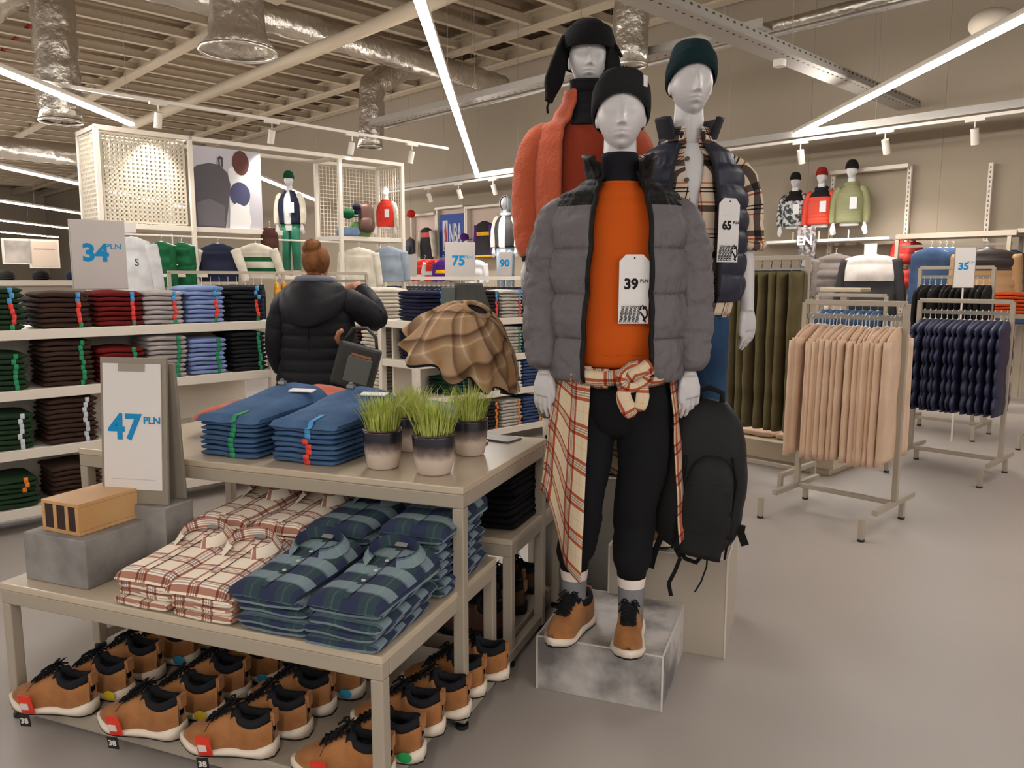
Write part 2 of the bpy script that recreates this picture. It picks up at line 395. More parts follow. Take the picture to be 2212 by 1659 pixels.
# ================================================================= NESTING TABLES
TR = -21.0; tc_, ts_ = math.cos(R(TR)), math.sin(R(TR))
def TL(o, lx, ly, z=0.0):      # table-local to world
    return Vector((o[0]+lx*tc_-ly*ts_, o[1]+lx*ts_+ly*tc_, z))
Mtable = mat('greige_table_paint', (166, 154, 138), .38, bump=(30, .04))
Mttop = mat('table_top', (198, 182, 160), .28, var=(3, (190, 174, 152)))
UO = (-.152, 2.361); LO = (-.34, 1.935); BO = (.0, 2.775)
def nest_table(label, o, L_, d, h, shelf=None, rails=None):
    t = thing('nesting_table', label, 'table', (o[0], o[1], 0), R(TR), 'nesting display tables')
    q = MB(); q.box((-L_/2, d/2, h-.012), (L_, d, .024)); build('tabletop', q, Mttop, t, bev=.004)
    q = MB()
    for y in (.02, d-.02): q.box((-L_/2, y, h-.047), (L_-.002, .038, .046))
    for x in (-.02, -L_+.02): q.box((x, d/2, h-.047), (.038, d-.08, .046))
    build('apron', q, Mtable, t, bev=.004)
    for (x, y) in ((-.02, .02), (-L_+.02, .02), (-.02, d-.02), (-L_+.02, d-.02)):
        q = MB(); q.box((x, y, (h-.07)/2+.012), (.038, .038, h-.094+.0)); lg = build('leg', q, Mtable, t, bev=.004)
        q = MB(); q.cyl((x, y, 0), (x, y, .013), .022, 12); build('foot', q, Mblack, lg)
    if shelf:
        q = MB(); q.box((-L_/2, d/2, shelf-.030), (L_-.08, d-.0, .060)); build('base_shelf', q, Mtable, t, bev=.004)
    if rails:
        for x in (-.02, -L_+.02):
            q = MB(); q.box((x, d/2, rails), (.034, d-.08, .04)); build('side_rail', q, Mtable, t, bev=.004)
    return t
nest_table('tall greige nesting table carrying the jeans stacks and grass pots', UO, 1.62, .82, .81, rails=.05)
nest_table('low greige table in front with flannel shirt stacks and tan shoes below', LO, 1.43, .80, .47, shelf=.085)
nest_table('low greige table pushed in behind the lower front one, black trousers on it', BO, 1.3, .62, .50, shelf=.085)

# ---- folded garments -------------------------------------------------------
FM = {}
def fold_mesh(w_, d_, h_, seed, m, wedge=0.0, dome=0.0, wav=.004, skew=0):
    key = (w_, d_, h_, seed, m.name, wedge, dome)
    if key in FM: return FM[key]
    q = MB(); nx = 16; ns = 22
    vs = []; uvs = []
    for i in range(nx+1):
        u = -1+2*i/nx; xx = math.copysign(abs(u)**.9, u)
        ed = max(0, abs(u)-.82)/.18; e_ = math.sqrt(max(0.0, 1-ed*ed*.85))
        for k in range(ns):
            a = 2*PI*k/ns; ca, sa = math.cos(a), math.sin(a)
            y = math.copysign(abs(ca)**.35, ca)*d_/2*(1-.04*ed); z = math.copysign(abs(sa)**.55, sa)*h_/2*e_
            gr = 1-.035*math.exp(-(z/h_*5)**2); y *= gr
            x = xx*w_/2*(1+.012*nz(y*9, seed))
            top = .5+z/h_
            z += wav*nz(x*9+seed*3, y*7, seed)*1.6 + wedge*(y/d_+.5)*max(0, top) + dome*top*(1-u*u)*(1-(2*y/d_)**2)
            y += .006*nz(x*7, z*30, seed+5)
            vs.append((x, y, z+h_/2)); uvs.append((x, y+(.5*z if abs(y) > d_*.45 else 0) + (0 if sa > 0 else h_*2)))
    fs = [(i*ns+k, (i+1)*ns+k, (i+1)*ns+(k+1) % ns, i*ns+(k+1) % ns) for i in range(nx) for k in range(ns)]
    fs += [tuple(range(ns)), tuple(nx*ns+k for k in reversed(range(ns)))]
    q.add(vs, fs, uvs); FM[key] = mesh('folded', q, m, True); return FM[key]
STK = {}
def sticker_mesh(h_, m):
    key = (round(h_, 4), m.name)
    if key not in STK:
        q = MB(); q.tube([(-.011, 0, h_/2), (.011, 0, h_/2)], [h_*.52]*2, 12, ry=[.004]*2, up=(0, 1, 0)); STK[key] = mesh('size_sticker', q, m, True)
    return STK[key]
def stack(name, label, cat, group, p, rz, n, w_, d_, h_, m, stick=None, sx=.25, wedge=0, dome=0, seeds=3, jit=.006, wtop=0, toplabel=None, lean=0):
    """n folded garments on top of each other at p; stick = list of (count, material) from the bottom"""
    seq = []
    for c_, mm in (stick or []): seq += [mm]*c_
    z = p[2]
    for i in range(n):
        last = i == n-1
        me = fold_mesh(w_, d_, h_, (i*7+int(abs(p[0])*31)) % seeds, m, wedge if last else 0, dome if last else 0)
        lx = rnd.uniform(-jit, jit); ly = rnd.uniform(-jit, jit)+lean*i
        o = bpy.data.objects.new(name, me); C.objects.link(o)
        o.location = (p[0]+lx*math.cos(rz)-ly*math.sin(rz), p[1]+lx*math.sin(rz)+ly*math.cos(rz), z)
        o.rotation_euler = (0, 0, rz+rnd.uniform(-.03, .03)); tag(o, (toplabel if last and toplabel else label), cat, group)
        if i < len(seq) and seq[i]:
            s_ = bpy.data.objects.new('size_sticker', sticker_mesh(h_, seq[i])); C.objects.link(s_); s_.parent = o
            s_.location = (sx*w_, -d_/2*.985, 0)
        z += h_*.97
    return z
Sred = mat('sticker_red', (226, 62, 52), .5); Sgrn = mat('sticker_green', (20, 140, 88), .5); Sblu = mat('sticker_blue', (70, 150, 205), .5)
Swht = mat('sticker_white', (205, 214, 222), .5); Sora = mat('sticker_orange', (240, 130, 30), .5)
def fabric(name, rgb, v=None, b=(60, .35, .004)):
    return mat('fabric_'+name, rgb, .9, bump=b, var=(6, v or tuple(max(0, int(c*.88)) for c in rgb)), sheen=.25, spec=.2)
# jeans on the tall table
Mjean = mat('denim', (76, 106, 144), .85, bump=(160, .4, .003), var=(9, (48, 76, 114), .3, .75), sheen=.1, spec=.2)
Mjean2 = mat('denim_light', (112, 146, 190), .85, bump=(160, .3, .003), var=(9, (94, 128, 176)), spec=.2)
zt = .811
def put(x, y, z): return onZ(x, y, z)
TRr = R(TR)
# stack footprints: front centre point from the photograph, then half a depth back
def jstack(px, py, label, glabel, n, w_, d_, h_, m, st, **k):
    f = onZ(px, py, zt); c = TL((f.x, f.y), 0, d_/2); return c, stack('folded_jeans', label, 'jeans', glabel, (c.x, c.y, zt), TRr, n, w_, d_, h_, m, st, **k)
c1, z1 = jstack(492, 988, 'blue jeans folded in the stack beside the price sign', 'jeans stack with the green stickers', 7, .255, .36, .019, Mjean, [(7, Sgrn)], sx=.1)
c2, z2 = jstack(655, 1004, 'blue jeans folded in the stack beside the grass pots', 'jeans stack with the red stickers', 7, .265, .36, .019, Mjean, [(5, Sred), (2, Sblu)], sx=.08)
def top_jean(c, z, label, st):
    t = thing('folded_jeans', label, 'jeans', (c.x, c.y, z), TRr)
    q = MB()
    def fn(u, v):
        x = (u-.5)*.29*(1+.12*(v-.5)); y = -.19+.44*v; e = (abs(u-.5)*2)**5
        hh = .022+.068*v**1.15*(1-.2*e)-(.02 if v < .04 else 0)
        z_ = hh*(1-.45*e)+.006*nz(x*14, y*10, c.x*7)
        if v > .9: z_ -= (v-.9)*.25*abs(u-.45)
        return (x, y, z_)
    q.grid(fn, 24, 30, uvf=lambda u, v: (u*.28, v*.44))
    def sk(u, v):
        a = u*2*PI; xx = max(-1, min(1, math.cos(a)*1.4)); yy = max(-1, min(1, math.sin(a)*1.4)); uu = .5+xx/2; vv = .5+yy/2
        p_ = fn(uu, vv); return (p_[0], p_[1], p_[2]*v+.0)
    q.grid(sk, 60, 3, uvf=lambda u, v: (u, v*.1))
    build('denim_body', q, Mjean, t, smooth=True)
    q = MB(); p_ = fn(.42, .93); q.box((p_[0]-.03, p_[1], p_[2]+.008), (.03, .02, .012)); q.cyl((p_[0]-.03, p_[1], p_[2]+.01), (p_[0]-.03, p_[1]-.003, p_[2]+.022), .008, 10)
    build('waist_button', q, mat('steel', (190, 188, 184), .3, .9), t)
    q = MB(); p_ = fn(.8, .78); q.box((p_[0], p_[1], p_[2]+.008), (.105, .035, .004), rx=.18, rz=.1); build('waist_label', q, mat('paper_label', (232, 230, 226), .6), t)
    q = MB(); q.grid(lambda u, v: (lambda P_: (P_[0], P_[1]-.002, P_[2]+.002))(fn(.58+.07*u, .0+.22*v)), 3, 8); build('size_sticker', q, st, t, solid=.001)
    return t
top_jean(c1, z1, 'top blue jeans of the green sticker stack, white waist label showing', Sgrn)
top_jean(c2, z2, 'top blue jeans of the red sticker stack, white waist label showing', Sblu)
# pale denim shirt and orange sweaters behind
def heap(name, label, cat, c, rz, w_, d_, h_, m, seed, grp=None):
    q = MB()
    def fn(u, v):
        x = (u-.5)*w_; y = (v-.5)*d_; e = max(0, 1-(abs(u-.5)*2)**3.2)*max(0, 1-(abs(v-.5)*2)**4)
        return (x+.01*nz(y*9, seed), y, e**.5*h_*(.8+.35*nz(x*5+seed, y*4, seed))+.012*nz(x*13, y*15, seed)*e)
    q.grid(fn, 28, 20, uvf=lambda u, v: (u*w_, v*d_))
    o = build(name, q, m, loc=c, rz=rz, smooth=True); return tag(o, label, cat, grp)
f = TL(UO, -1.20, .52, zt)
Mrust = fabric('rust', (190, 92, 66))
for i in range(3):
    q = fold_mesh(.30, .30, .028, i, Mrust); o = bpy.data.objects.new('folded_sweater', q); C.objects.link(o)
    o.location = (f.x+.0, f.y, zt+i*.027); o.rotation_euler = (0, 0, TRr+.05*i); tag(o, 'rust orange sweater folded under the loose ones beside the sign', 'sweater', 'rust sweaters in the lower pile')
heap('folded_sweater', 'rust orange sweater with a small white patch, loosely laid beside the sign', 'sweater', (f.x, f.y, zt+.078), TRr+.2, .40, .34, .055, Mrust, 3)
f2 = TL(UO, -.93, .60, zt)
for i in range(4):
    q = fold_mesh(.34, .30, .028, i, Mrust); o = bpy.data.objects.new('folded_sweater', q); C.objects.link(o)
    o.location = (f2.x, f2.y, zt+i*.027); o.rotation_euler = (0, 0, TRr-.04*i); tag(o, 'rust orange sweater folded in the pile behind the jeans', 'sweater', 'rust sweaters behind the jeans')
heap('folded_sweater', 'topmost rust orange sweater of the pile behind the jeans', 'sweater', (f2.x, f2.y, zt+.108), TRr-.1, .46, .34, .085, Mrust, 8)
f3 = TL(UO, -.43, .66, zt)
for i in range(5):
    q = fold_mesh(.28, .26, .022, i, Mjean2); o = bpy.data.objects.new('folded_shirt', q); C.objects.link(o)
    o.location = (f3.x, f3.y, zt+i*.021); o.rotation_euler = (0, 0, TRr+.02*i); tag(o, 'pale blue denim shirt folded behind the leftmost grass pot', 'shirt', 'pale denim shirts behind the pots')
heap('folded_shirt', 'topmost pale blue denim shirt behind the leftmost grass pot', 'shirt', (f3.x, f3.y, zt+.10), TRr, .33, .28, .045, Mjean2, 5)
# grass pots
Mpot = bpy.data.materials.new('pot_glaze'); nt, N, L, P_ = nodes(Mpot); P_.inputs['Roughness'].default_value = .3
tcn = N.new('ShaderNodeTexCoord'); sz = N.new('ShaderNodeSeparateXYZ'); L.new(tcn.outputs['Object'], sz.inputs[0])
nn = N.new('ShaderNodeTexNoise'); nn.inputs['Scale'].default_value = 40; L.new(tcn.outputs['Object'], nn.inputs['Vector'])
ad = N.new('ShaderNodeMath'); ad.operation = 'MULTIPLY_ADD'; L.new(nn.outputs['Fac'], ad.inputs[0]); ad.inputs[1].default_value = .02; L.new(sz.outputs[2], ad.inputs[2])
mrg = N.new('ShaderNodeMapRange'); L.new(ad.outputs[0], mrg.inputs[0]); mrg.inputs[1].default_value = 0; mrg.inputs[2].default_value = .14
cr = N.new('ShaderNodeValToRGB'); L.new(mrg.outputs[0], cr.inputs[0]); e_ = cr.color_ramp.elements
e_[0].color = lin((206, 190, 176)); e_[0].position = .42; e_[1].color = lin((30, 28, 38)); e_[1].position = .78
k_ = e_.new(.6); k_.color = lin((120, 104, 96)); L.new(cr.outputs[0], P_.inputs['Base Color'])
Mgrass = mat('grass_blades', (152, 166, 70), .6, var=(30, (196, 204, 110)))
Msoil = mat('potting_soil', (50, 38, 28), .95)
def grass_pot(label, c, s=1.0, seed=0):
    t = thing('potted_grass', label, 'potted plant', c, seed, 'grass pots on the tall table')
    q = MB(); q.lathe([(0, 0), (.047*s, 0), (.053*s, .006), (.063*s, .06), (.067*s, .125), (.065*s, .134), (.060*s, .131), (.059*s, .118), (0, .117)], seg=32)
    build('pot', q, Mpot, t, smooth=True)
    rim = MB(); rim.tube([(math.cos(x*PI/16)*.0655*s, math.sin(x*PI/16)*.0655*s, .134) for x in range(33)], .0022, 6, cap=False, up=(0, 0, 1)); build('rim', rim, mat('rim_brown', (96, 62, 48), .35), t, smooth=True)
    q = MB(); q.lathe([(0, .119), (.058*s, .12)], seg=20); build('soil', q, Msoil, t)
    q = MB(); rg = random.Random(seed*5+1)
    for i in range(330):
        a = rg.uniform(0, 2*PI); r = .054*s*math.sqrt(rg.random()); h = rg.uniform(.075, .15)*s; ln = rg.uniform(.1, .62)*(r/.05)+rg.uniform(0, .12)
        x, y = r*math.cos(a), r*math.sin(a); a2 = a+rg.uniform(-.6, .6); wd = rg.uniform(.0012, .002); px_, py_ = -math.sin(a2)*wd, math.cos(a2)*wd
        dx, dy = math.cos(a2)*ln*h, math.sin(a2)*ln*h
        vs = [(x-px_, y-py_, .12), (x+px_, y+py_, .12), (x+dx*.4+px_, y+dy*.4+py_, .12+h*.6), (x+dx*.4-px_, y+dy*.4-py_, .12+h*.6), (x+dx, y+dy, .12+h)]
        q.add(vs, [(0, 1, 2, 3), (3, 2, 4)])
    g = build('grass', q, Mgrass, t); g['kind'] = 'stuff'; return t
for (x, y, s, sd, lb) in ((828, 1009, 1.0, 1, 'leftmost grass pot, beside the right jeans stack'), (888, 972, .92, 2, 'grass pot mostly hidden between and behind the front two'),
                          (938, 1021, 1.08, 3, 'grass pot standing nearest the table corner'), (1016, 981, .98, 4, 'rightmost grass pot, behind the corner one')):
    grass_pot('dark glazed '+lb, onZ(x, y, zt), s, sd)
q = MB(); c = onZ(1075, 948, zt); q.box((0, 0, .004), (.17, .1, .006)); t = tag(build('sign_plate', q, mat('slate', (120, 112, 104), .35), loc=c, rz=TRr-.25), 'thin grey plate lying on the tall table right of the pots', 'sign plate')
# ================================================================= LOWER TABLE
zl = .471
Mconc = mat('concrete', (156, 152, 148), .75, bump=(12, .15, .004), var=(9, (122, 118, 115), .3, .7))
Mconcl = mat('concrete_light', (196, 190, 186), .7, bump=(12, .1, .004), var=(6.5, (112, 108, 108), .38, .66))
fl_, fr_ = onZ(57, 1250, zl), onZ(190, 1275, zl); wb = (fr_-fl_).length; c = TL((fr_.x, fr_.y), -wb/2, .15)
q = MB(); q.box((0, 0, .08), (wb, .30, .16)); tag(build('display_block', q, Mconc, loc=(c.x, c.y, zl), rz=TRr, bev=.003), 'low grey concrete block on the low table under the wooden box', 'block')
Mwood = mat('light_wood', (208, 164, 112), .45, var=(4, (198, 150, 98)), bump=(20, .05))
t = thing('wooden_box', 'light wooden box with three dark slots, on the concrete block', 'box', (c.x+.005, c.y+.0, zl+.161), TRr+R(-3))
q = MB(); W_, D_, H_ = .175, .24, .105
q.box((0, 0, .006), (W_, D_, .012)); q.box((0, 0, H_-.006), (W_, D_, .012)); q.box((0, D_/2-.006, H_/2), (W_, .012, H_-.024))
for x in (-W_/2+.006, -W_/6+.003, W_/6-.0, W_/2-.01): q.box((x, -.006, H_/2), (.014, D_-.012, H_-.024))
build('wooden_body', q, Mwood, t, bev=.0015)
for x in (-W_/3+.003, 0, W_/3-.004):
    q = MB(); q.box((x, -.004, H_/2), (W_/3-.016, D_-.014, H_-.026)); build('dark_insert', q, mat('dark_insert', (58, 46, 44), .7), t)
# the price stand on a second block
Mfr = mat('sign_frame', (140, 130, 116), .45); Mpap = mat('paper', (222, 216, 212), .7); Mblue = mat('print_blue', (20, 138, 196), .6); Mprint = mat('print_black', (18, 18, 20), .6)
Mclear = mat('holder_grey', (150, 140, 128), .4)
sc_ = onZ(300, 1084, .68)
q = MB(); q.box((0, 0, .105), (.26, .13, .209)); tag(build('display_block', q, Mconc, loc=(sc_.x+.03, sc_.y+.02, zl), rz=TRr, bev=.003), 'grey block behind the wooden box, under the standing price sign', 'block')
t = thing('price_sign', 'standing A-shaped sign with blue 47 on white paper', 'sign', (sc_.x, sc_.y-.02, .681), TRr+R(10))
SW, SH = .254, .505
def tilt(y, z): return y+z*.12
Mt = Matrix.Rotation(R(-4), 4, 'X')
q = MB(); q.box((0, 0, SH/2), (SW, .012, SH)); q.xf(Mt); build('front_panel', q, Mfr, t, bev=.002)
q = MB(); q.box((.012, 0, SH/2-.01), (SW, .012, SH-.02)); q.xf(Matrix.Translation((0, .085, 0)) @ Matrix.Rotation(R(3), 4, 'X')); build('back_panel', q, Mfr, t, bev=.002)
q = MB(); q.box((-.002, -.009, SH*.53), (SW-.032, .004, SH*.86)); q.xf(Mt); pp = build('price_card', q, Mpap, t)
q = MB(); q.box((0, -.013, SH-.033), (.1, .004, .026)); q.xf(Mt); build('clip', q, Mclear, t, bev=.001)
pv = Mt @ Vector((-.03, -.0125, SH*.52)); rt = (PI/2-R(4), 0, 0)
text('price_figures', '47', .122, Mblue, pp, pv, rt, .0035, 1.02)
text('currency', 'PLN', .034, Mblue, pp, Mt @ Vector((.075, -.0125, SH*.575)), rt, .0006, 1.1)
q = MB(); q.box((0, -.0118, SH*.17), (.17, .001, .0022)); q.xf(Mt); build('small_print', q, mat('print_faint', (190, 190, 190), .7), pp)

# ---- flannel shirts
CR = (226, 208, 182); RB = (132, 62, 38); GR = (150, 132, 128); TAN = (196, 150, 100)
Mcream = plaid('flannel_cream', (247, 240, 230), [(.03, .12, (178, 132, 118)), (.16, .20, (184, 176, 180)), (.25, .29, (184, 176, 180)), (.33, .42, (178, 132, 118))], [(.03, .12, (178, 132, 118)), (.16, .20, (184, 176, 180)), (.25, .29, (184, 176, 180)), (.33, .42, (178, 132, 118))], .098, mixf='mul')
Mbluep = plaid('flannel_blue', (78, 104, 104), [(.0, .5, (74, 78, 112)), (.72, .78, (110, 130, 130))], [(0, .5, (22, 34, 54)), (.5, .56, (90, 110, 118))], .105, mixf=.68)
Mbluep.node_tree.nodes['Color Ramp.001'].color_ramp.elements[-1].color = lin((132, 150, 156))
def collar_mesh(m, seed, r=.062):
    q = MB()
    # stand: a short open band; fall: flap turned down
    def band(u, v):
        a = R(-62)+u*R(304)+PI/2*0; a = PI/2+(u-.5)*R(300)
        rr = r*(1+.12*v); return (math.cos(a)*rr*1.12, math.sin(a)*rr*.8, .004+v*.036*(.75+.25*math.cos((u-.5)*2*PI)) )
    q.grid(band, 28, 4, uvf=lambda u, v: (u*.3, v*.04))
    def fall(u, v):
        a = PI/2+(u-.5)*R(305); pt = max(0, abs(u-.5)-.38)/.12
        rr = r*(1.12+.30*v+.28*v*pt); return (math.cos(a)*rr*1.12, math.sin(a)*rr*.8-.02*pt*v, .040*(.75+.25*math.cos((u-.5)*2*PI))-v*.030)
    q.grid(fall, 28, 4, uvf=lambda u, v: (u*.36+.03, v*.05+.05))
    return mesh('collar', q, m, True)
def shirt_mesh(w_, d_, h_, m, seed, rise=.035):
    """one folded shirt: soft slab with rounded front edge, swelling towards the collar"""
    q = MB()
    def top(u, v):
        e = (abs(u-.5)*2)**6; f_ = min(1, v/.09)
        x = (u-.5)*w_*(1+.02*nz(v*4, seed)); y = -d_/2+d_*v
        z = h_*math.sqrt(max(0.0, 1-(1-f_)**2))*(1-.55*e)+rise*v**1.6*(1-.4*e)+.006*nz(x*12+seed, y*9, seed)
        return (x, y, z)
    q.grid(top, 20, 26, uvf=lambda u, v: (u*w_+seed*.021, v*d_))
    def side(u, v):
        a = u*2*PI; xx = max(-1, min(1, math.cos(a)*1.45)); yy = max(-1, min(1, math.sin(a)*1.45)); P0 = top(.5+xx/2, .5+yy/2)
        return (P0[0], P0[1], P0[2]*v)
    q.grid(side, 64, 3, uvf=lambda u, v: (u*1.1, .3+v*.05))
    # placket
    q.grid(lambda u, v: (lambda P_: (P_[0], P_[1], P_[2]+.0035))(top(.46+.09*u, .04+.86*v)), 2, 20, uvf=lambda u, v: (u*.02+.05, v*.3+.031))
    return mesh('shirt_body', q, m, True)
SM = {}
def shirt_stack(px, py, n, m, key, w_, d_, h_, kind, where, rot=0.0, loose=.012, z0=None, jut=0):
    z = z0 or zl; f_ = onZ(px, py, z); base = TL((f_.x, f_.y), 0, d_/2)
    if key not in SM:
        SM[key] = ([fold_mesh(w_, d_, h_, s_, m) for s_ in range(3)], [shirt_mesh(w_, d_, h_*1.15, m, s_) for s_ in range(2)], collar_mesh(m, 1))
    a_, b_, cl = SM[key]
    for i in range(n):
        t = thing('flannel_shirt', '%s flannel shirt folded %s' % (kind, where), 'shirt', (base.x+rnd.uniform(-loose, loose), base.y+rnd.uniform(-loose, loose), z), TRr+rot+rnd.uniform(-.05, .05), '%s flannel shirts %s' % (kind, where))
        if i < n-1:
            o = bpy.data.objects.new('shirt_body', a_[i % 3]); z += h_*.93
        else:
            o = bpy.data.objects.new('shirt_body', b_[i % 2]); t['label'] = 'top %s shirt %s' % (kind, where)
        C.objects.link(o); o.parent = t
        if i == n-1:
            k = bpy.data.objects.new('collar', cl); C.objects.link(k); k.parent = t; k.location = (0, d_*.30, h_+.030); k.rotation_euler = (R(8), 0, 0)
            for j, yy in enumerate((.16, -.02, -.2)):
                q = MB(); q.cyl((0, 0, 0), (0, 0, .003), .006, 10); b__ = build('button', q, mat('button_shell', (205, 200, 190), .25), t, loc=(.003, d_*yy, h_*1.15+.006+.035*(yy+.5)**1.6))
            q = MB(); q.box((.0, 0, 0), (.04, .002, .022)); build('neck_label', q, mat('neck_label', (140, 140, 135), .7), t, loc=(0, d_*.30+.045, h_+.05), rz=(R(-60), 0, 0))
cw = 'cream and rust plaid'; bw = 'blue and green plaid'
shirt_stack(425, 1348, 4, Mcream, 'c', .215, .34, .030, cw, 'next to the blue stacks', .02)
shirt_stack(305, 1318, 4, Mcream, 'c', .205, .34, .030, cw, 'nearest the concrete block', .03)
shirt_stack(575, 1378, 5, Mbluep, 'b', .225, .35, .030, bw, 'in the left edge stack', .02)
shirt_stack(735, 1405, 5, Mbluep, 'b', .235, .35, .030, bw, 'in the right edge stack by the table corner', .0)
# second row, further back under the tall table
f_ = onZ(735, 1405, zl)
for (lx, m_, k_, w1, wh, n_) in ((0.0, Mbluep, 'b', bw, 'in the back row beside the table leg', 8), (-.25, Mbluep, 'b', bw, 'in the back row behind the left blue stack', 7), (-.50, Mcream, 'c', cw, 'in the back row behind the collars', 6), (-.73, Mcream, 'c', cw, 'in the back row nearest the sign', 6)):
    cc = TL((f_.x, f_.y), lx+.0, .385)
    # reuse through pixel of that spot is not needed: place directly
    z = zl
    for i in range(n_):
        t = thing('flannel_shirt', '%s shirt folded %s' % (w1, wh), 'shirt', (cc.x+rnd.uniform(-.01, .01)-ts_*.17, cc.y+tc_*.17, z), TRr+rnd.uniform(-.05, .05), '%s flannel shirts %s' % (w1, wh))
        o = bpy.data.objects.new('shirt_body', SM[k_][0][i % 3] if i < n_-1 else SM[k_][1][0]); C.objects.link(o); o.parent = t; z += .028
        if i == n_-1:
            t['label'] = 'top %s shirt %s' % (w1, wh)
            k = bpy.data.objects.new('collar', SM[k_][2]); C.objects.link(k); k.parent = t; k.location = (0, .10, .055)

# ================================================================= SHOES
Mtan = mat('nubuck_tan', (166, 112, 66), .8, bump=(90, .3, .002), var=(14, (142, 92, 52)), sheen=.3)
Msole = mat('sole_cream', (226, 212, 194), .55, bump=(40, .1)); Mout = mat('outsole_black', (28, 26, 26), .7)
Mknit = mat('lining_black', (30, 30, 33), .9, bump=(180, .6, .003)); Mlace = mat('lace_black', (20, 20, 22), .8)
def shoe_sect(s):
    """s 0 toe .. 1 heel -> halfwidth, centre offset, sole height, upper top height, outsole"""
    hw = .050*(math.sin(min(1, s/.34)*PI/2)**.55 if s < .34 else 1)*(1-.20*max(0, min(1, (s-.3)/.35)))*(1 if s < .86 else math.sqrt(max(0.02, 1-((s-.86)/.15)**2)))
    top = .058+.028*min(1, s/.25) if s < .25 else .086+(s-.25)*.13
    if s < .06: top = .05+.13*s
    if s > .62: top = .118-.018*math.sin((s-.62)/.38*PI)+.008*(s-.62)
    sole = .030-.006*math.sin(min(1, s/.9)*PI)+.010*max(0, s-.7)/.3
    return max(hw, .004), .006*math.sin(s*PI*1.2), sole, top
LEN = .285
def shoe_parts(seed=0):
    res = {}
    # sole: two layers, flared
    q = MB(); n = 26; ns = 20
    def ring(s, z, k, grow):
        hw, off, so, tp = shoe_sect(s)
        return hw*grow, off
    def slab(q, z0f, z1f, grow):
        vs = []; N_ = n
        for i in range(N_+1):
            s = i/N_; hw, off, so, tp = shoe_sect(min(.999, max(.004, s))); x = -LEN/2+LEN*s; x += (-.006 if s < .02 else .004 if s > .98 else 0)
            g = hw*grow+.003; z0 = z0f(s, so); z1 = z1f(s, so)
            vs += [(x, off-g*.92, z0), (x, off-g, z0+(z1-z0)*.5), (x, off-g*.95, z1), (x, off+g*.95, z1), (x, off+g, z0+(z1-z0)*.5), (x, off+g*.92, z0)]
        fs = [(i*6+k, i*6+(k+1) % 6, (i+1)*6+(k+1) % 6, (i+1)*6+k) for i in range(N_) for k in range(6)]+[(5, 4, 3, 2, 1, 0), tuple(N_*6+k for k in range(6))]
        q.add(vs, fs)
    toe = lambda s: .014*max(0, (.2-s)/.2)**1.6
    slab(q, lambda s, so: .006+toe(s), lambda s, so: so+toe(s)+.004*math.sin(s*14), 1.16); res['sole'] = mesh('sole', q, Msole, True)
    q = MB(); slab(q, lambda s, so: .0+toe(s), lambda s, so: .0075+toe(s), 1.08); res['outsole'] = mesh('outsole', q, Mout, False)
    # upper with an open mouth
    q = MB(); ns = 24; n = 34; vs = []
    for i in range(n+1):
        s = min(.995, max(.01, i/n)); hw, off, so, tp = shoe_sect(s); x = -LEN/2+LEN*s
        x += .004 if s < .02 else 0; base = so+toe(s)-.006
        for k in range(ns+1):
            a = PI*k/ns; ca, sa = math.cos(a), math.sin(a)
            hh = tp-base
            if s > .56:       # open mouth: walls curl in only at the rim
                open_ = min(1, (s-.56)/.08)
                zz = base+hh*min(1, (sa)**.55)*1.0; yy = hw*math.copysign(abs(ca)**.5, ca)
                if sa > .75: yy *= (1-open_*0)+0; 
                if open_ > 0 and abs(ca) < .55: zz = base+hh-open_*min(.05, (.55-abs(ca))*.2)
            else:
                zz = base+hh*sa**.8; yy = hw*math.copysign(abs(ca)**.75, ca)
            vs.append((x, off+yy, zz))
    fs = [(i*(ns+1)+k, (i+1)*(ns+1)+k, (i+1)*(ns+1)+k+1, i*(ns+1)+k+1) for i in range(n) for k in range(ns)]
    ms = []
    for i in range(n):
        for k in range(ns):
            s = (i+.5)/n; ca = abs(math.cos(PI*(k+.5)/ns)); ms.append(1 if (s > .56 and ca < .62) else 0)
    fs.append(tuple(n*(ns+1)+k for k in range(ns+1))); ms.append(0)
    fs.append(tuple(k for k in reversed(range(ns+1)))); ms.append(0)
    q.add(vs, fs, m=ms); res['upper'] = mesh('upper', q, [Mtan, Mknit], True)
    # padded collar
    q = MB(); path = []
    for j in range(33):
        a = j/32*2*PI; s = .77+.185*math.cos(a); hw, off, so, tp = shoe_sect(min(.97, s)); path.append((-LEN/2+LEN*s, off+hw*.80*math.sin(a)*1.0, tp-.002+.006*math.cos(a)))
    q.tube(path, [.0105]*33, 10, cap=False, up=(0, 0, 1), ry=[.014]*33); res['padded_collar'] = mesh('padded_collar', q, Mknit, True)
    # tongue
    q = MB()
    def tg(u, v):
        s = .60-.32*u; hw, off, so, tp = shoe_sect(s); y = (v-.5)*.052*(1-.25*u)
        up = .030*(1-u)**1.5; return (-LEN/2+LEN*s+.006*(1-u), off+y, tp+.004+up*(1 if u < 1 else 0)-y*y*7)
    q.grid(tg, 12, 8); res['tongue'] = mesh('tongue', q, Mknit, True)
    # laces
    q = MB()
    for j in range(6):
        s = .30+j*.052; hw, off, so, tp = shoe_sect(s); x = -LEN/2+LEN*s; zc = tp+.012+.008*j*.25
        for sg in (-1, 1):
            q.tube([(x, off-.027*sg, zc-.009), (x+.004, off-.010*sg, zc), (x+.012, off+.010*sg, zc+.001), (x+.016, off+.027*sg, zc-.008)], .0032, 6)
    s = .57; hw, off, so, tp = shoe_sect(s); x = -LEN/2+LEN*s; zc = tp+.026
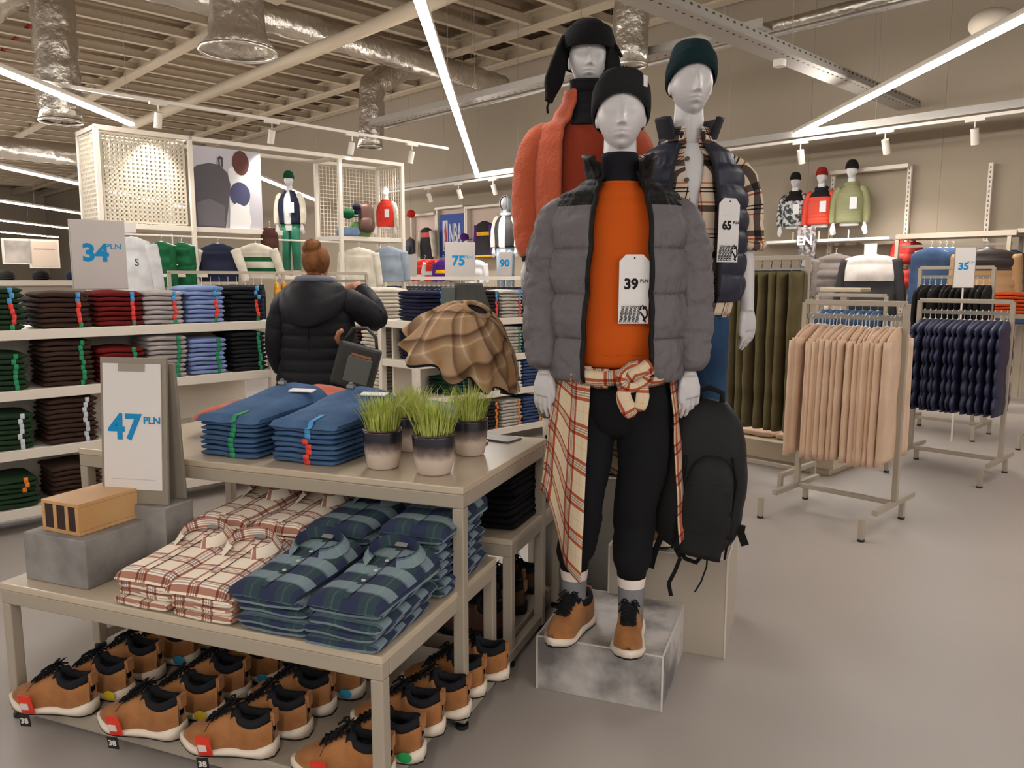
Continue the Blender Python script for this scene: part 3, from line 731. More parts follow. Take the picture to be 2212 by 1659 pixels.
    for sg in (-1, 1):
        q.tube([(x, off, zc), (x-.01, off+.022*sg, zc+.002), (x-.03, off+.036*sg, zc-.012), (x-.022, off+.02*sg, zc-.012), (x, off, zc)], .003, 6)
        q.tube([(x, off, zc), (x-.02, off+.02*sg, zc-.006), (x-.045, off+.034*sg, zc-.03)], .003, 6)
    res['lace'] = mesh('lace', q, Mlace, True)
    # heel pull tab
    q = MB(); q.box((LEN/2-.002, 0, .112), (.012, .03, .04)); res['heel_tab'] = mesh('heel_tab', q, Mtan, False)
    return res
SHP = shoe_parts()
def make_shoe(label, loc, rz, group=None, name='shoe', sc=1.0):
    t = thing(name, label, 'shoe', loc, rz, group)
    for k, me in SHP.items():
        o = bpy.data.objects.new(k, me); C.objects.link(o); o.parent = t; o.scale = (sc,)*3
    return t
Mtag = mat('tag_red', (226, 58, 38), .5); Mtagd = mat('tag_dark', (40, 36, 36), .6); Mtaw = mat('tag_white', (220, 214, 208), .6)
def shoe_tag(t):
    """red hang tag on the outer side facing the aisle (local -y)"""
    q = MB(); q.box((-.045, -.064, .046), (.042, .003, .07), rx=R(14)); a = build('price_tag', q, Mtag, t)
    q = MB(); q.box((-.045, -.0735, -.002), (.034, .003, .040), rx=R(8)); build('tag_lower', q, Mtagd, a)
    q = MB(); q.box((-.049, -.0665, .040), (.024, .003, .022), rx=R(14)); build('tag_print', q, Mtaw, a)
    q = MB(); q.tube([(-.045, -.056, .085), (-.04, -.035, .10), (-.03, -.01, .10)], .0012, 5); build('tag_string', q, Mblack, a)
    text('tag_size', '38', .026, Mtaw, a, (-.045, -.0762, -.002), (PI/2+R(8), 0, 0), .0006)
def dot(t, m):
    q = MB(); q.sphere((.10, -.052, .028), (.022, .003, .016), 16, 8); build('size_dot', q, m, t)
zs = .086
Dye = mat('dot_yellow', (212, 182, 24), .5); Dbl = mat('dot_blue', (50, 150, 186), .5); Dgr = mat('dot_green', (30, 150, 80), .5)
# front row: (pixel, y) of the sole centre on the base shelf; local x toe(-) to heel(+)
cols = [('first shoe column at the left leg', (118, 1530), 5, Dye), ('second shoe column', (308, 1577), 5, Dye), ('third shoe column', (497, 1618), 5, None), ('shoe column at the right leg', (742, 1672), 6, Dgr)]
ordn = ['front', 'second', 'third', 'fourth', 'fifth', 'sixth']
for ci, (cn, (px, py), nr, dc) in enumerate(cols):
    f_ = onZ(px, py, zs)
    for r_ in range(nr):
        pr = r_//2; lx = [.0, .035][r_ % 2]+pr*.03; ly = r_*.118+(.02*pr)
        p_ = TL((f_.x, f_.y), lx, ly, zs)
        t = make_shoe('tan lace-up shoe, %s in the %s' % (ordn[r_], cn), p_, TRr+R(12)+rnd.uniform(-.06, .06), 'tan shoes on the shelf under the low table')
        if r_ == 0: shoe_tag(t)
        elif r_ == 1 and dc: dot(t, dc)
        elif r_ == 3 and ci < 3: dot(t, Dbl)
        elif r_ == 2 and ci > 1: shoe_tag(t)
p_ = TL(BO, -.22, .13, zs)
Mbrn = mat('boot_brown', (84, 58, 44), .6, bump=(30, .2))
bp = {}
for k, me in SHP.items():
    m2 = me.copy(); bp[k] = m2
    if k == 'upper': m2.materials.clear(); m2.materials.append(Mbrn); m2.materials.append(Mknit)
    if k == 'sole': m2.materials.clear(); m2.materials.append(Mout)
for i in range(5):
    t = thing('shoe', 'dark brown shoe on the shelf under the black trousers, %s from the aisle' % ordn[i], 'shoe', TL(BO, -.20-.05*(i % 2), .06+i*.115, zs), TRr+R(10), 'brown shoes under the black trousers')
    for k, me in bp.items():
        o = bpy.data.objects.new(k, me); C.objects.link(o); o.parent = t
# black trousers pile
Mblk = fabric('black', (18, 18, 22))
for cx_ in (-.17, -.47):
    p_ = TL(BO, cx_, .30, .501); stack('folded_trousers', 'black trousers folded on the low table behind the tall one'+(' in the outer pile' if cx_ > -.3 else ' in the inner pile'), 'trousers', 'black trousers pile '+('outer' if cx_ > -.3 else 'inner'), (p_.x, p_.y, .501), TRr, 9, .28, .46, .026, Mblk)
# ================================================================= SHELVING WITH FOLDED CLOTHES
Mshelf = mat('shelf_white', (226, 216, 202), .4)
def gondola(name, label, a0, a1, b0, b1, zs_, top=1.17, th=.058, ends=(True, True)):
    """open white shelving, shelves at zs_, frame posts; drawn in store axes, origin at a0,b0"""
    t = thing(name, label, 'shelving', SP(a0, b0), R(ST)); L_ = a1-a0; D_ = b1-b0
    for z in zs_:
        q = MB(); q.box((L_/2, D_/2, z-th/2), (L_, D_, th)); build('shelf', q, Mshelf, t, bev=.004)
    for x in ((.02,) if ends[0] else ())+((L_-.02,) if ends[1] else ()):
        for y in (.02, D_-.02):
            q = MB(); q.box((x, y, (top-th)/2), (.05, .05, top-th-.002)); build('post', q, Mshelf, t, bev=.004)
    q = MB(); q.box((L_/2, D_*.75, top/2), (L_-.1, .02, top-.08)); build('back_panel', q, Mshelf, t)
    return t
gondola('wall_shelving_unit' if 0 else 'shelving_unit', 'long white shelf unit at the left, full of folded T-shirts', -1.2, 2.60, 5.07, 5.62, (.15, .49, .83, 1.17))
TS = [('green', (38, 62, 40)), ('brown', (66, 46, 38)), ('red', (112, 26, 24)), ('grey', (178, 168, 166)), ('blue', (134, 154, 206)), ('black', (34, 34, 38))]
TSM = {n: fabric('tee_'+n, c, b=(40, .4, .004)) for n, c in TS}
lev = {1.17: 'on the top shelf', .83: 'on the second shelf', .49: 'on the third shelf', .15: 'on the bottom shelf'}
acol = [.96, 1.30, 1.60, 1.865, 2.13, 2.42]
nm = {'green': 'dark green', 'brown': 'dark brown', 'red': 'dark red', 'grey': 'light grey', 'blue': 'pale blue', 'black': 'black'}
def col_stacks(z, n_by, st_by, which, aoff=0):
    for i, (nme, _) in enumerate(TS):
        if nme not in which: continue
        n = n_by[i] if isinstance(n_by, (list, tuple)) else n_by
        wdt = .245 if i > 2 else .27; p = SP(acol[i]+aoff, 5.07+.17, z)
        lb = '%s T-shirt folded %s of the left white shelves' % (nm[nme], lev[z])
        stack('folded_shirt', lb, 't-shirt', lb.replace('T-shirt', 'T-shirts'), (p.x, p.y, z+.001), R(ST), n, wdt, .32, .030, TSM[nme], st_by, sx=.27, dome=.014, jit=.008,
              toplabel='topmost %s' % lb)
al = [x[0] for x in TS]
col_stacks(1.17, [8, 7, 7, 7, 8, 8], [(1, Sgrn), (4, Sred), (3, Sblu)], al)
col_stacks(.83, [7, 9, 7, 9, 8, 9], [(9, Sgrn)], al)
col_stacks(.49, [7, 9], [(9, Swht)], ['green', 'brown'])
col_stacks(.15, [6, 7], [(3, None), (4, Sora)], ['green', 'brown'])
# one more green column is cut by the left edge
# second island of shelves, corner towards us
gondola('shelving_unit', 'white shelf unit behind the plaid skirt, its corner toward the jeans table', 3.72, 5.7, 4.95, 5.45, (.15, .49, .80, 1.12), top=1.12)
def gondola_b(label, a0, a1, b0, b1, zs_, top):
    return gondola('shelving_unit', label, a0, a1, b0, b1, zs_, top=top)
gondola_b('white shelf unit right of the woman with plum and cream stacks', 3.76, 4.3, 5.47, 7.4, (.15, .49, .80, 1.12), 1.12)
G2 = [('navy', (30, 32, 58)), ('charcoal', (44, 42, 46)), ('pale grey', (196, 188, 178)), ('denim blue', (62, 82, 120)), ('forest green', (24, 66, 50))]
G2M = {n: fabric('g2_'+n.replace(' ', '_'), c, b=(40, .4, .004)) for n, c in G2}
order = {1.12: ['navy', 'forest green', 'charcoal', 'pale grey', 'denim blue'], .80: ['navy', 'charcoal', 'charcoal', 'pale grey', 'denim blue'], .49: ['navy', 'forest green', 'charcoal', 'pale grey', 'denim blue'], .15: ['navy', 'charcoal', 'charcoal', 'pale grey', 'denim blue']}
lev2 = {1.12: 'top shelf', .80: 'second shelf', .49: 'third shelf', .15: 'bottom shelf'}
xs2 = [3.92, 4.22, 4.52, 4.80, 5.07]
for z, cols_ in order.items():
    for i, c_ in enumerate(cols_):
        if z < .6 and i < 1: continue
        if z == .15 and i < 2: continue
        p = SP(xs2[i], 4.95+.17, z+.001); wh = ('nearest the corner', 'second from the corner', 'third from the corner', 'fourth from the corner', 'fifth from the corner')[i]
        lb = '%s garment on the %s behind the plaid skirt, %s' % (c_, lev2[z], wh)
        st = {1.12: [(5, Sred), (3, Sblu)], .80: [(8, Sgrn)], .49: [(8, Swht)], .15: [(8, Sora)]}[z]
        stack('folded_shirt', lb, 'shirt', lb+' stack', p, R(ST), 8 if i != 1 else 5, .25, .32, .030, G2M[c_], st, sx=.34, dome=.012, jit=.008)
Mplum = fabric('plum', (74, 44, 54)); Mcrm = fabric('cream_knit', (214, 204, 188))
for z, ln in ((1.12, 'top shelf'), (.80, 'second shelf'), (.49, 'third shelf')):
    for (bb, m_, n_, cc) in ((5.98, Mplum, 7, 'plum'), (5.66, Mcrm, 8, 'cream'), (6.40, Mplum, 5, 'deep plum')):
        if z < .6 and cc == 'deep plum': continue
        p = SP(3.76+.17, bb, z+.001)
        stack('folded_sweater', '%s sweater folded on the %s right of the woman' % (cc, ln), 'sweater', '%s sweaters on the %s' % (cc, ln), p, R(ST-90), n_, .27, .32, .032, m_, None, dome=.02, jit=.012)

# ================================================================= HANGING CLOTHES
Mhang = mat('hanger_white', (226, 222, 214), .4); Mhook = mat('hook_steel', (180, 178, 172), .3, .9)
def top_mesh(w_, h_, th, sleeve, seed, mats, yoke=None, stripes=None, puff=0.0, flare=.0, sl_len=None, open_v=False, arm_out=.25):
    """hanging top: body ring stack plus sleeve tubes, origin at the neck, hanging down -z, front -y. mats[0] body, [1] second colour"""
    q = MB(); n = 34; hw = w_/2
    zz = [0, -.012, -.03, -.055, -.08, -.11]+[-.11-(h_-.11)*(i+1)/n for i in range(n)]
    rx = [.062, .085, hw*.6, hw*.84, hw*.95, hw]+[hw*(1+flare*(i+1)/n) for i in range(n)]
    ry = [th*.7, th*.8, th*.9, th, th, th]+[th*(1+.15*math.sin(i*.3+seed)) for i in range(n)]
    def dsp(i, k, a, v):
        g = 1+.05*nz(math.cos(a)*3+seed, math.sin(a)*3, i*.12)+.035*nz(math.cos(a)*9, seed, i*.05)
        if puff: g += puff*(abs(math.sin(zz[i]/.055*PI/2))**.5-.6)
        return g
    def mf(i, k):
        z = zz[i]
        if yoke and -z < yoke: return 1
        if stripes:
            for (s0, s1) in stripes:
                if s0 < -z < s1: return 1
        return 0
    q.tube([(0, 0, z) for z in zz], rx, 36, ry=ry, disp=dsp, mf=mf)
    L_ = sl_len or h_*.86
    if sleeve:
        for sg in (-1, 1):
            pts = []; rr = []
            for i in range(15):
                s = i/14; pts.append((sg*(hw*.86+arm_out*L_*s*(1-.25*s)*.9), .0, -.075-L_*s*.97)); rr.append((.062-.018*s)*(th/.06)**.3)
            q.tube(pts, rr, 14, ry=[min(x, th*.95) for x in rr], disp=lambda i, k, a, v: 1+.09*nz(a, i*.5, seed+sg)+(puff*1.5*(abs(math.sin(i*1.3))-.5) if puff else 0),
                   mf=lambda i, k: (2 if len(mats) > 2 else 1 if (yoke and i < 0) else 0))
    return mesh('garment_body', q, mats, True)
def hanger_part(t, w_=.36):
    q = MB(); q.tube([(0, 0, -.0), (0, 0, .05), (.015, 0, .068), (0, 0, .085), (-.018, 0, .07)], .0022, 6); q.tube([(-w_/2, 0, -.07), (0, 0, .005), (w_/2, 0, -.07)], .006, 6)
    build('hanger', q, Mhang, t, smooth=True)
HM = {}
def hanging(name, label, cat, p, rz, me, group=None, hanger=True, sc=1.0):
    t = thing(name, label, cat, p, rz, group); o = bpy.data.objects.new('garment_body', me); C.objects.link(o); o.parent = t; o.scale = (sc,)*3
    if hanger:
        if 'h' not in HM:
            q = MB(); q.tube([(0, 0, -.0), (0, 0, .045), (.014, 0, .062), (0, 0, .078), (-.016, 0, .064)], .0024, 6); q.tube([(-.17, 0, -.05), (0, 0, .004), (.17, 0, -.05)], .006, 6)
            HM['h'] = mesh('hanger', q, Mhang, True)
        k = bpy.data.objects.new('hanger', HM['h']); C.objects.link(k); k.parent = t
    return t
def rack(label, a, b0, b1, h, foot_a=(.33, .33), hb=None, bar2=True, name='clothes_rack', grp='greige garment racks'):
    """free-standing rail running along b"""
    t = thing(name, label, 'rack', SP(a, (b0+b1)/2), R(ST), grp); L_ = b1-b0
    for y in (-L_/2, L_/2):
        q = MB(); q.box((0, y, (h+.12)/2), (.032, .032, h-.12)); build('post', q, Mgrey, t, bev=.003)
        q = MB(); q.box((0, y, .125), (foot_a[0]+foot_a[1], .032, .032)); build('foot_bar', q, Mgrey, t, bev=.003)
        for x in (-foot_a[0], foot_a[1]):
            q = MB(); q.box((x, y, .07), (.03, .03, .115)); lg = build('leg', q, Mgrey, t, bev=.002)
            q = MB(); q.cyl((x, y, 0), (x, y, .013), .02, 10); build('foot', q, Mblack, lg)
    q = MB(); q.box((0, 0, h), (.032, L_, .032)); build('top_bar', q, Mgrey, t, bev=.003)
    q = MB(); q.box((0, 0, .125), (.028, L_, .028)); build('bottom_bar', q, Mgrey, t, bev=.003)
    if bar2:
        q = MB(); q.box((0, 0, h-.085), (.012, L_-.03, .03)); build('hanging_bar', q, mat('rail_steel', (150, 146, 138), .35, .6), t)
    return t
# beige shirts
rack('greige rack holding the beige cardigans', 4.80, 1.68, 2.29, 1.31, (.47, .13))
Mbeige = fabric('beige', (214, 184, 158), (200, 168, 142), b=(50, .3, .004))
bm = [top_mesh(.46, .78, .021, True, s, [Mbeige], flare=.06, arm_out=.06, sl_len=.74) for s in range(4)]
for i in range(23):
    b_ = 1.715+i*.0245; p = SP(4.80+rnd.uniform(-.012, .012), b_, 1.165+rnd.uniform(-.012, .01))
    hanging('cardigan', 'beige cardigan among those on the near rack', 'cardigan', p, R(ST)+rnd.uniform(-.13, .13), bm[i % 4], 'beige cardigans on the near rack')
# navy quilted vests
rack('greige rack holding the navy quilted vests', 6.55, 1.57, 2.20, 1.29, (.47, .15))
Mnavy = mat('navy_nylon', (36, 38, 66), .5, bump=(30, .3, .004), sheen=.2)
nv = [top_mesh(.50, .68, .030, False, s, [Mnavy, Mblk], puff=.22) for s in range(3)]
for i in range(15):
    p = SP(6.55, 1.60+i*.040, 1.15); hanging('quilted_vest', 'navy quilted vest among those on the rack behind the cardigans', 'vest', p, R(ST)+rnd.uniform(-.1, .1), nv[i % 3], 'navy quilted vests')
# olive trousers
rack('tall greige rack with olive trousers behind the right mannequin', 5.2, 2.48, 3.35, 1.60, (.25, .25))
Molive = fabric('olive', (104, 94, 66), (86, 76, 52))
def trouser_mesh(w_, h_, th, seed, m):
    q = MB(); n = 26
    for sg in (-1, 1):
        zz = [-h_*i/n for i in range(n+1)]
        q.tube([(sg*w_*.235*(1+.12*(i/n)), .004*sg, zz[i]) for i in range(n+1)], [w_*.27*(1-.22*i/n) for i in range(n+1)], 16, ry=[th*(1-.1*i/n) for i in range(n+1)],
               disp=lambda i, k, a, v: 1+.10*nz(math.cos(a)*2+seed, math.sin(a)*2, i*.2+sg)+.04*math.sin(i*1.1+seed)*(i > 15))
    q.tube([(0, 0, .006), (0, 0, -.035)], [w_*.48]*2, 20, ry=[th*.95]*2)
    return mesh('trouser_body', q, m, True)
om = [trouser_mesh(.36, 1.10, .038, s, Molive) for s in range(3)]
for i in range(11):
    t = thing('trousers', 'olive cargo trousers among those on the tall rack', 'trousers', SP(5.2, 2.53+i*.072, 1.50), R(ST)+rnd.uniform(-.12, .12), 'olive trousers on the tall rack')
    o = bpy.data.objects.new('trouser_body', om[i % 3]); C.objects.link(o); o.parent = t
    q = MB(); q.tube([(0, 0, 0), (0, 0, .05), (.012, 0, .065), (0, 0, .08)], .0024, 6); q.box((0, 0, .006), (.3, .01, .014)); build('hanger', q, Mblack, t)
q = MB(); q.box((0, 0, .13), (.7, 1.9, .14)); q.box((0, 0, .03), (.6, 1.8, .06)); tag(build('display_platform', q, mat('platform_beige', (186, 170, 146), .5), loc=SP(5.95, 3.35), rz=R(ST), bev=.004), 'low beige platform on the floor behind the olive trousers', 'platform')
for i in range(3):
    q = fold_mesh(.34, .30, .05, i, Mbeige); o = bpy.data.objects.new('folded_sweater', q); C.objects.link(o); o.location = SP(5.85, 2.75+.36*i, .201); o.rotation_euler = (0, 0, R(ST-90))
    tag(o, 'beige folded sweater on the low platform, %s from the cardigans' % ('first', 'second', 'third')[i], 'sweater')
# right edge, orange clothes
rack('greige rack with the orange jackets at the right edge', 8.0, 1.15, 1.72, 1.45, (.3, .15))
Morange = mat('orange_nylon', (214, 72, 34), .5, bump=(30, .3, .004))
og = [top_mesh(.52, .72, .035, True, s, [Morange], arm_out=.06) for s in range(2)]
for i in range(8):
    hanging('orange_jacket', 'bright orange jacket among those at the right edge', 'jacket', SP(8.0, 1.2+i*.065, 1.30), R(ST)+rnd.uniform(-.1, .1), og[i % 2], 'orange jackets at the right edge')
Mor2 = fabric('orange_knit', (196, 74, 28))
t_ = onA(2200, 675, 8.9); q = MB(); q.box((0, 0, t_.z/2-.02), (.6, .6, .04)); 
tb = thing('display_stand', 'small greige stand with folded orange sweaters at the right edge', 'stand', (t_.x, t_.y, 0), R(ST)); q = MB(); q.box((0, 0, t_.z-.03), (.5, .6, .04)); build('stand_top', q, Mgrey, tb)
for (x, y) in ((-.22, -.27), (.22, -.27), (-.22, .27), (.22, .27)):
    q = MB(); q.box((x, y, (t_.z-.05)/2), (.03, .03, t_.z-.05)); build('leg', q, Mgrey, tb)
stack('folded_sweater', 'bright orange sweater folded on the stand at the right edge', 'sweater', 'orange folded sweaters', (t_.x, t_.y, t_.z-.009), R(ST-90), 6, .4, .3, .035, Mor2)
# black clothes rack + small price sign in front of wall unit
rack('greige rack with black trousers under the narrow price sign', 8.05, 2.1, 2.72, 1.56, (.25, .25))
Mblk2 = fabric('soft_black', (36, 32, 32))
bk = [top_mesh(.46, .75, .032, False, s, [Mblk2]) for s in range(2)]
for i in range(12): hanging('black_trousers', 'black trousers among those hanging right of the denim', 'trousers', SP(8.05, 2.13+i*.05, 1.40), R(ST)+rnd.uniform(-.1, .1), bk[i % 2], 'black trousers on the middle rack')
rack('low greige rack in the middle distance left of the vests', 7.6, 2.85, 3.5, 1.30, (.25, .25))
Mdn2 = fabric('mid_denim', (54, 72, 100), (68, 90, 122))
dk_ = [top_mesh(.42, .6, .04, True, s, [Mdn2], arm_out=.05) for s in range(2)]
for i in range(8): hanging('denim_shirt', 'mid-blue denim garment behind the cardigans', 'shirt', SP(7.6, 2.92+i*.07, 1.16), R(ST)+rnd.uniform(-.1, .1), dk_[i % 2], 'denim garments behind the cardigans')
def rsign(name, label, cat, c, w_, h_, rz, txt, tsize, zb, frame=Mfr, tc=None, small='PLN', rods=1, rodz=None, tx=0, ts=None, card=Mpap):
    t = thing(name, label, cat, (c[0], c[1], c[2]), rz)
    q = MB(); q.box((0, .004, 0), (w_, .012, h_)); build('sign_frame', q, frame, t, bev=.001)
    q = MB(); q.box((0, -.004, 0), (w_-.012, .004, h_-.012)); pc = build('price_card', q, card, t)
    if txt: text('price_figures', txt, tsize, tc or Mblue, pc, (tx-w_*.06, -.0066, .02*h_), (PI/2, 0, 0), tsize*.042)
    if small: text('currency', small, tsize*.32, tc or Mblue, pc, (tx+w_*.27, -.0066, h_*.12), (PI/2, 0, 0), .0004, 1.15)
    for k in range(rods):
        x = (k-(rods-1)/2)*w_*.45; q = MB(); q.cyl((x, .006, -h_/2), (x, .006, zb-c[2]), .008, 8); build('rod', q, Mshelf, t)
    return t
pA, pB = onB(148, 470, 5.3), onB(266, 480, 5.3); pC = onB(150, 624, 5.3); cc = (pA+pB)/2
rsign('price_sign', 'white sign reading 34 in blue above the dark green and brown T-shirts', 'sign', (cc.x, cc.y, (pA.z+pB.z)/2-(pA.z-pC.z)/2), (pB-pA).xy.length, pA.z-pC.z, R(ST-9), '34', .145, 1.17, frame=mat('sign_grey', (196, 188, 184), .5), rods=2, ts=.03, card=mat('paper_grey', (198, 190, 186), .7))
pA, pB = onB(968, 522, 9.2), onB(1019, 524, 9.2); pC = onB(970, 608, 9.2); cc = (pA+pB)/2
rsign('price_sign', 'white sign reading 75 above the grey pleated skirt', 'sign', (cc.x, cc.y, (pA.z+pC.z)/2), (pB-pA).xy.length, pA.z-pC.z, R(ST-30), '75', .2, 0, frame=MATS['sign_grey'], rods=1, card=MATS['paper_grey'])
for (x0, x1, y0, y1, s_, lb) in ((1080, 1104, 545, 596, '90', 'small distant sign reading 90 beside the wall mannequin'), (877, 897, 550, 598, '19', 'small distant sign left of the red shirts')):
    pA, pB, pC = onA(x0, y0, 9.0), onA(x1, y0, 9.0), onA(x0, y1, 9.0); cc = (pA+pB)/2
    rsign('price_sign', lb, 'sign', (cc.x, cc.y, (pA.z+pC.z)/2), (pB-pA).xy.length*.8, pA.z-pC.z, R(ST-90+38), s_ if s_ == '90' else None, .16, 0, frame=MATS['sign_grey'], card=MATS['paper_grey'], small=None)
pA, pC = onA(2087, 533, 7.7), onA(2087, 622, 7.7)
rsign('price_sign', 'narrow standing price sign among the racks at the right', 'sign', (pA.x, pA.y, (pA.z+pC.z)/2), .17, pA.z-pC.z, R(ST-62), '35', .085, 0, small='PLN')
# ================================================================= TALL WHITE DISPLAY WITH MESH BOXES
GB = 9.5
t = thing('display_shelving', 'tall white display shelving with mesh boxes and a poster', 'shelving', SP(2.86, GB), R(ST))
def dp(nm_, boxes, m=Mshelf, par=None):
    q = MB()
    for c, d in boxes: q.box(c, d)
    return build(nm_, q, m, par or t, bev=.003)
DD = .62
for x in (0, 1.02, 3.05, 4.09):
    for y in (0, DD): dp('post', [((x, y, 1.56), (.05, .05, 3.12))])
dp('top_rail', [((2.045, 0, 3.1), (4.14, .05, .05))]); dp('top_rail', [((2.045, DD, 3.1), (4.14, .05, .05))])
for x in (0, 1.02, 3.05, 4.09): dp('cross_rail', [((x, DD/2, 3.1), (.05, DD, .05))])
dp('shelf', [((1.1, DD/2, 2.05), (2.15, DD, .06))]); dp('shelf', [((3.57, DD/2, 2.02), (1.08, DD, .06))])
dp('lower_shelf', [((2.4, DD/2+.1, 1.48), (3.3, DD, .05))]); dp('hanging_rail', [((.6, -.05, 1.50), (1.3, .04, .04))]); dp('hanging_rail', [((1.6, 0, 1.96), (2.9, .02, .02))])
Mmesh = mat('mesh_cream', (214, 204, 184), .5)
def wire(x0, x1, y0, y1, z0, z1, st_, rr, label=None):
    q = MB()
    L_ = math.hypot(x1-x0, y1-y0); n = int(L_/st_)
    for i in range(n+1): q.bar((x0+(x1-x0)*i/n, y0+(y1-y0)*i/n, z0), (x0+(x1-x0)*i/n, y0+(y1-y0)*i/n, z1), rr)
    n = int((z1-z0)/st_)
    for i in range(n+1): q.bar((x0, y0, z0+(z1-z0)*i/n), (x1, y1, z0+(z1-z0)*i/n), rr)
    return build('mesh_panel', q, Mmesh, t)
wire(.06, .96, .05, .05, 2.1, 3.06, .048, .022); wire(0, 0, .04, DD-.04, 2.1, 3.06, .05, .018); wire(.06, .96, DD, DD, 2.1, 3.06, .05, .012)
wire(3.1, 4.05, DD, DD, 2.06, 3.06, .055, .007); wire(4.09, 4.09, .04, DD-.04, 2.06, 3.06, .055, .007)
# poster: a person seen from behind wearing a grey backpack
pt = thing('poster', 'poster of a person carrying a grey backpack on the tall white shelving', 'poster', SP(3.93, GB+.06, 2.08), R(ST))
q = MB(); q.box((.43, 0, .48), (.86, .02, .96)); build('poster_board', q, mat('poster_grey', (192, 188, 196), .6), pt)
def shape(nm_, pts, rgb, y):
    q = MB(); q.prism([(x*.86, z*.96) for x, z in pts], y-.003, y); return build(nm_, q, mat('print_'+nm_, rgb, .6), pt)
def ell(cx, cz, rx, rz_, a0=0, a1=2*PI, n=26): return [(cx+rx*math.cos(a0+(a1-a0)*i/n), cz+rz_*math.sin(a0+(a1-a0)*i/n)) for i in range(n)]
shape('white_shirt', [(.50, .0), (.50, .75), (.60, .80), (.72, .72), (.76, .50), (.80, .30), (.80, .12), (.74, .0)], (226, 224, 224), -.012)
shape('navy_sleeve', ell(.66, .44, .155, .155), (70, 72, 104), -.016)
shape('white_arm', [(.48, 0), (.50, .26), (.60, .33), (.78, .27), (.82, .1), (.78, 0)], (232, 230, 230), -.0195)
shape('printed_head', ell(.69, .84, .125, .155), (92, 54, 48), -.016)
shape('printed_backpack', [(.0, .0), (.0, .72), (.06, .76), (.22, .80), (.36, .79), (.48, .70), (.52, .55), (.48, .3), (.42, 0)], (88, 82, 88), -.023)
shape('pack_front', [(.02, .02), (.02, .30), (.2, .36), (.42, .28), (.41, .02)], (108, 104, 108), -.0265)
shape('pack_loop', [(.36, .76), (.35, .88), (.38, .90), (.42, .88), (.42, .76), (.40, .76), (.40, .86), (.37, .86), (.38, .76)], (70, 64, 70), -.0265)
# clothes on and below the shelves
Mgreen = fabric('pine_green', (26, 92, 56)); Mdkn = fabric('ink_navy', (36, 40, 60)); Mivory = fabric('ivory', (222, 214, 196)); Mwhite2 = fabric('white_cloth', (222, 222, 224)); Myel = fabric('mustard', (226, 158, 20))
Mpd = fabric('pale_denim', (152, 164, 176), (134, 148, 164)); Mstr = [Mivory, Mgreen]
gt = top_mesh(.42, .5, .06, True, 1, [Mgreen], arm_out=.12)
for i, (x, y) in enumerate(((348, 522), (392, 524), (352, 563), (394, 566))):
    p = onB(x, y, GB-.02); hanging('green_sweater', 'pine green sweater %s under the mesh box' % ('upper row, farther from the poster', 'upper row, by the post', 'lower row, farther from the poster', 'lower row, by the post')[i], 'sweater', p, R(ST-40), gt, 'green sweaters under the mesh box', sc=.62)
def hang1(name, label, cat, x, y, w_, h_, mats, b=None, a=None, rz=ST-40, **k):
    p = onB(x, y, b) if b is not None else onA(x, y, a); me = top_mesh(w_, h_, k.pop('th', .07), k.pop('sleeve', True), int(x) % 9, mats, **k); return hanging(name, label, cat, p, R(rz), me)
hang1('varsity_sweater', 'navy and ivory sleeved sweater hanging under the poster', 'sweater', 470, 526, .46, .46, [Mdkn, Mdkn, Mivory], b=GB-.1, arm_out=.45)
hang1('striped_sweater', 'ivory sweater with two green stripes under the poster', 'sweater', 552, 526, .48, .44, Mstr+[Mivory], b=GB-.1, stripes=((.16, .22), (.3, .35)), arm_out=.42)
hang1('white_sweatshirt', 'white sweatshirt with a green S, hanging right of the 34 sign', 'sweatshirt', 283, 512, .42, .62, [Mwhite2], b=8.2, arm_out=.2)
p = onB(291, 552, 8.05); 
tt = bpy.data.objects[[o.name for o in C.objects if o.name.startswith('white_sweatshirt')][0]]
text('chest_letter', 'S', .1, Mgreen, tt, (.07, -.075, -.25))
q = MB(); q.box((0, -.02, .09), (.12, .004, .1)); build('size_card', q, Mpap, tt)
hang1('cream_jacket', 'cream jacket hanging under the right mesh box', 'jacket', 775, 535, .5, .55, [Mivory], b=GB-.1, arm_out=.2)
hang1('denim_jacket', 'pale denim jacket hanging under the right mesh box', 'jacket', 840, 533, .46, .5, [Mpd], b=GB-.1, arm_out=.2)
hang1('brown_trousers', 'brown garment hanging left of the green-hatted mannequin', 'trousers', 582, 492, .22, .6, [fabric('brown_cloth', (80, 50, 42))], b=GB-.02, sleeve=False)
# mustard and navy clothes hanging in front
mus = top_mesh(.44, .42, .03, True, 2, [Myel], arm_out=.05); nvy = top_mesh(.44, .4, .03, True, 3, [Mdkn], arm_out=.05)
rack('white rail with the navy and mustard clothes behind the left shelves', 4.6, 7.2, 8.25, 1.52, (.2, .2)).rotation_euler = (0, 0, R(ST+90))
rc = bpy.data.objects['clothes_rack.006'] if 'clothes_rack.006' in bpy.data.objects else None
for i in range(7): hanging('mustard_trousers', 'mustard yellow garment among those behind the pale blue T-shirts', 'trousers', SP(4.0+i*.085, 7.72, 1.42)+Vector((0, 0, 0)), R(ST+62)+rnd.uniform(-.1, .1), mus, 'mustard garments')
for i in range(8): hanging('navy_trousers', 'navy garment among those left of the mustard ones', 'trousers', SP(3.2+i*.09, 7.72, 1.40), R(ST+62)+rnd.uniform(-.1, .1), nvy, 'navy garments left of the mustard ones')
rod = MB(); rod.box((0, 0, 1.52), (1.75, .03, .03)); 
for x in (-.86, .86): rod.box((x, 0, .76), (.03, .03, 1.52)); rod.box((x, 0, .02), (.03, .5, .04))
tag(build('clothes_rack', rod, Mgrey, loc=SP(3.75, 7.72), rz=R(ST)), 'long rail carrying the navy and mustard garments', 'rack')
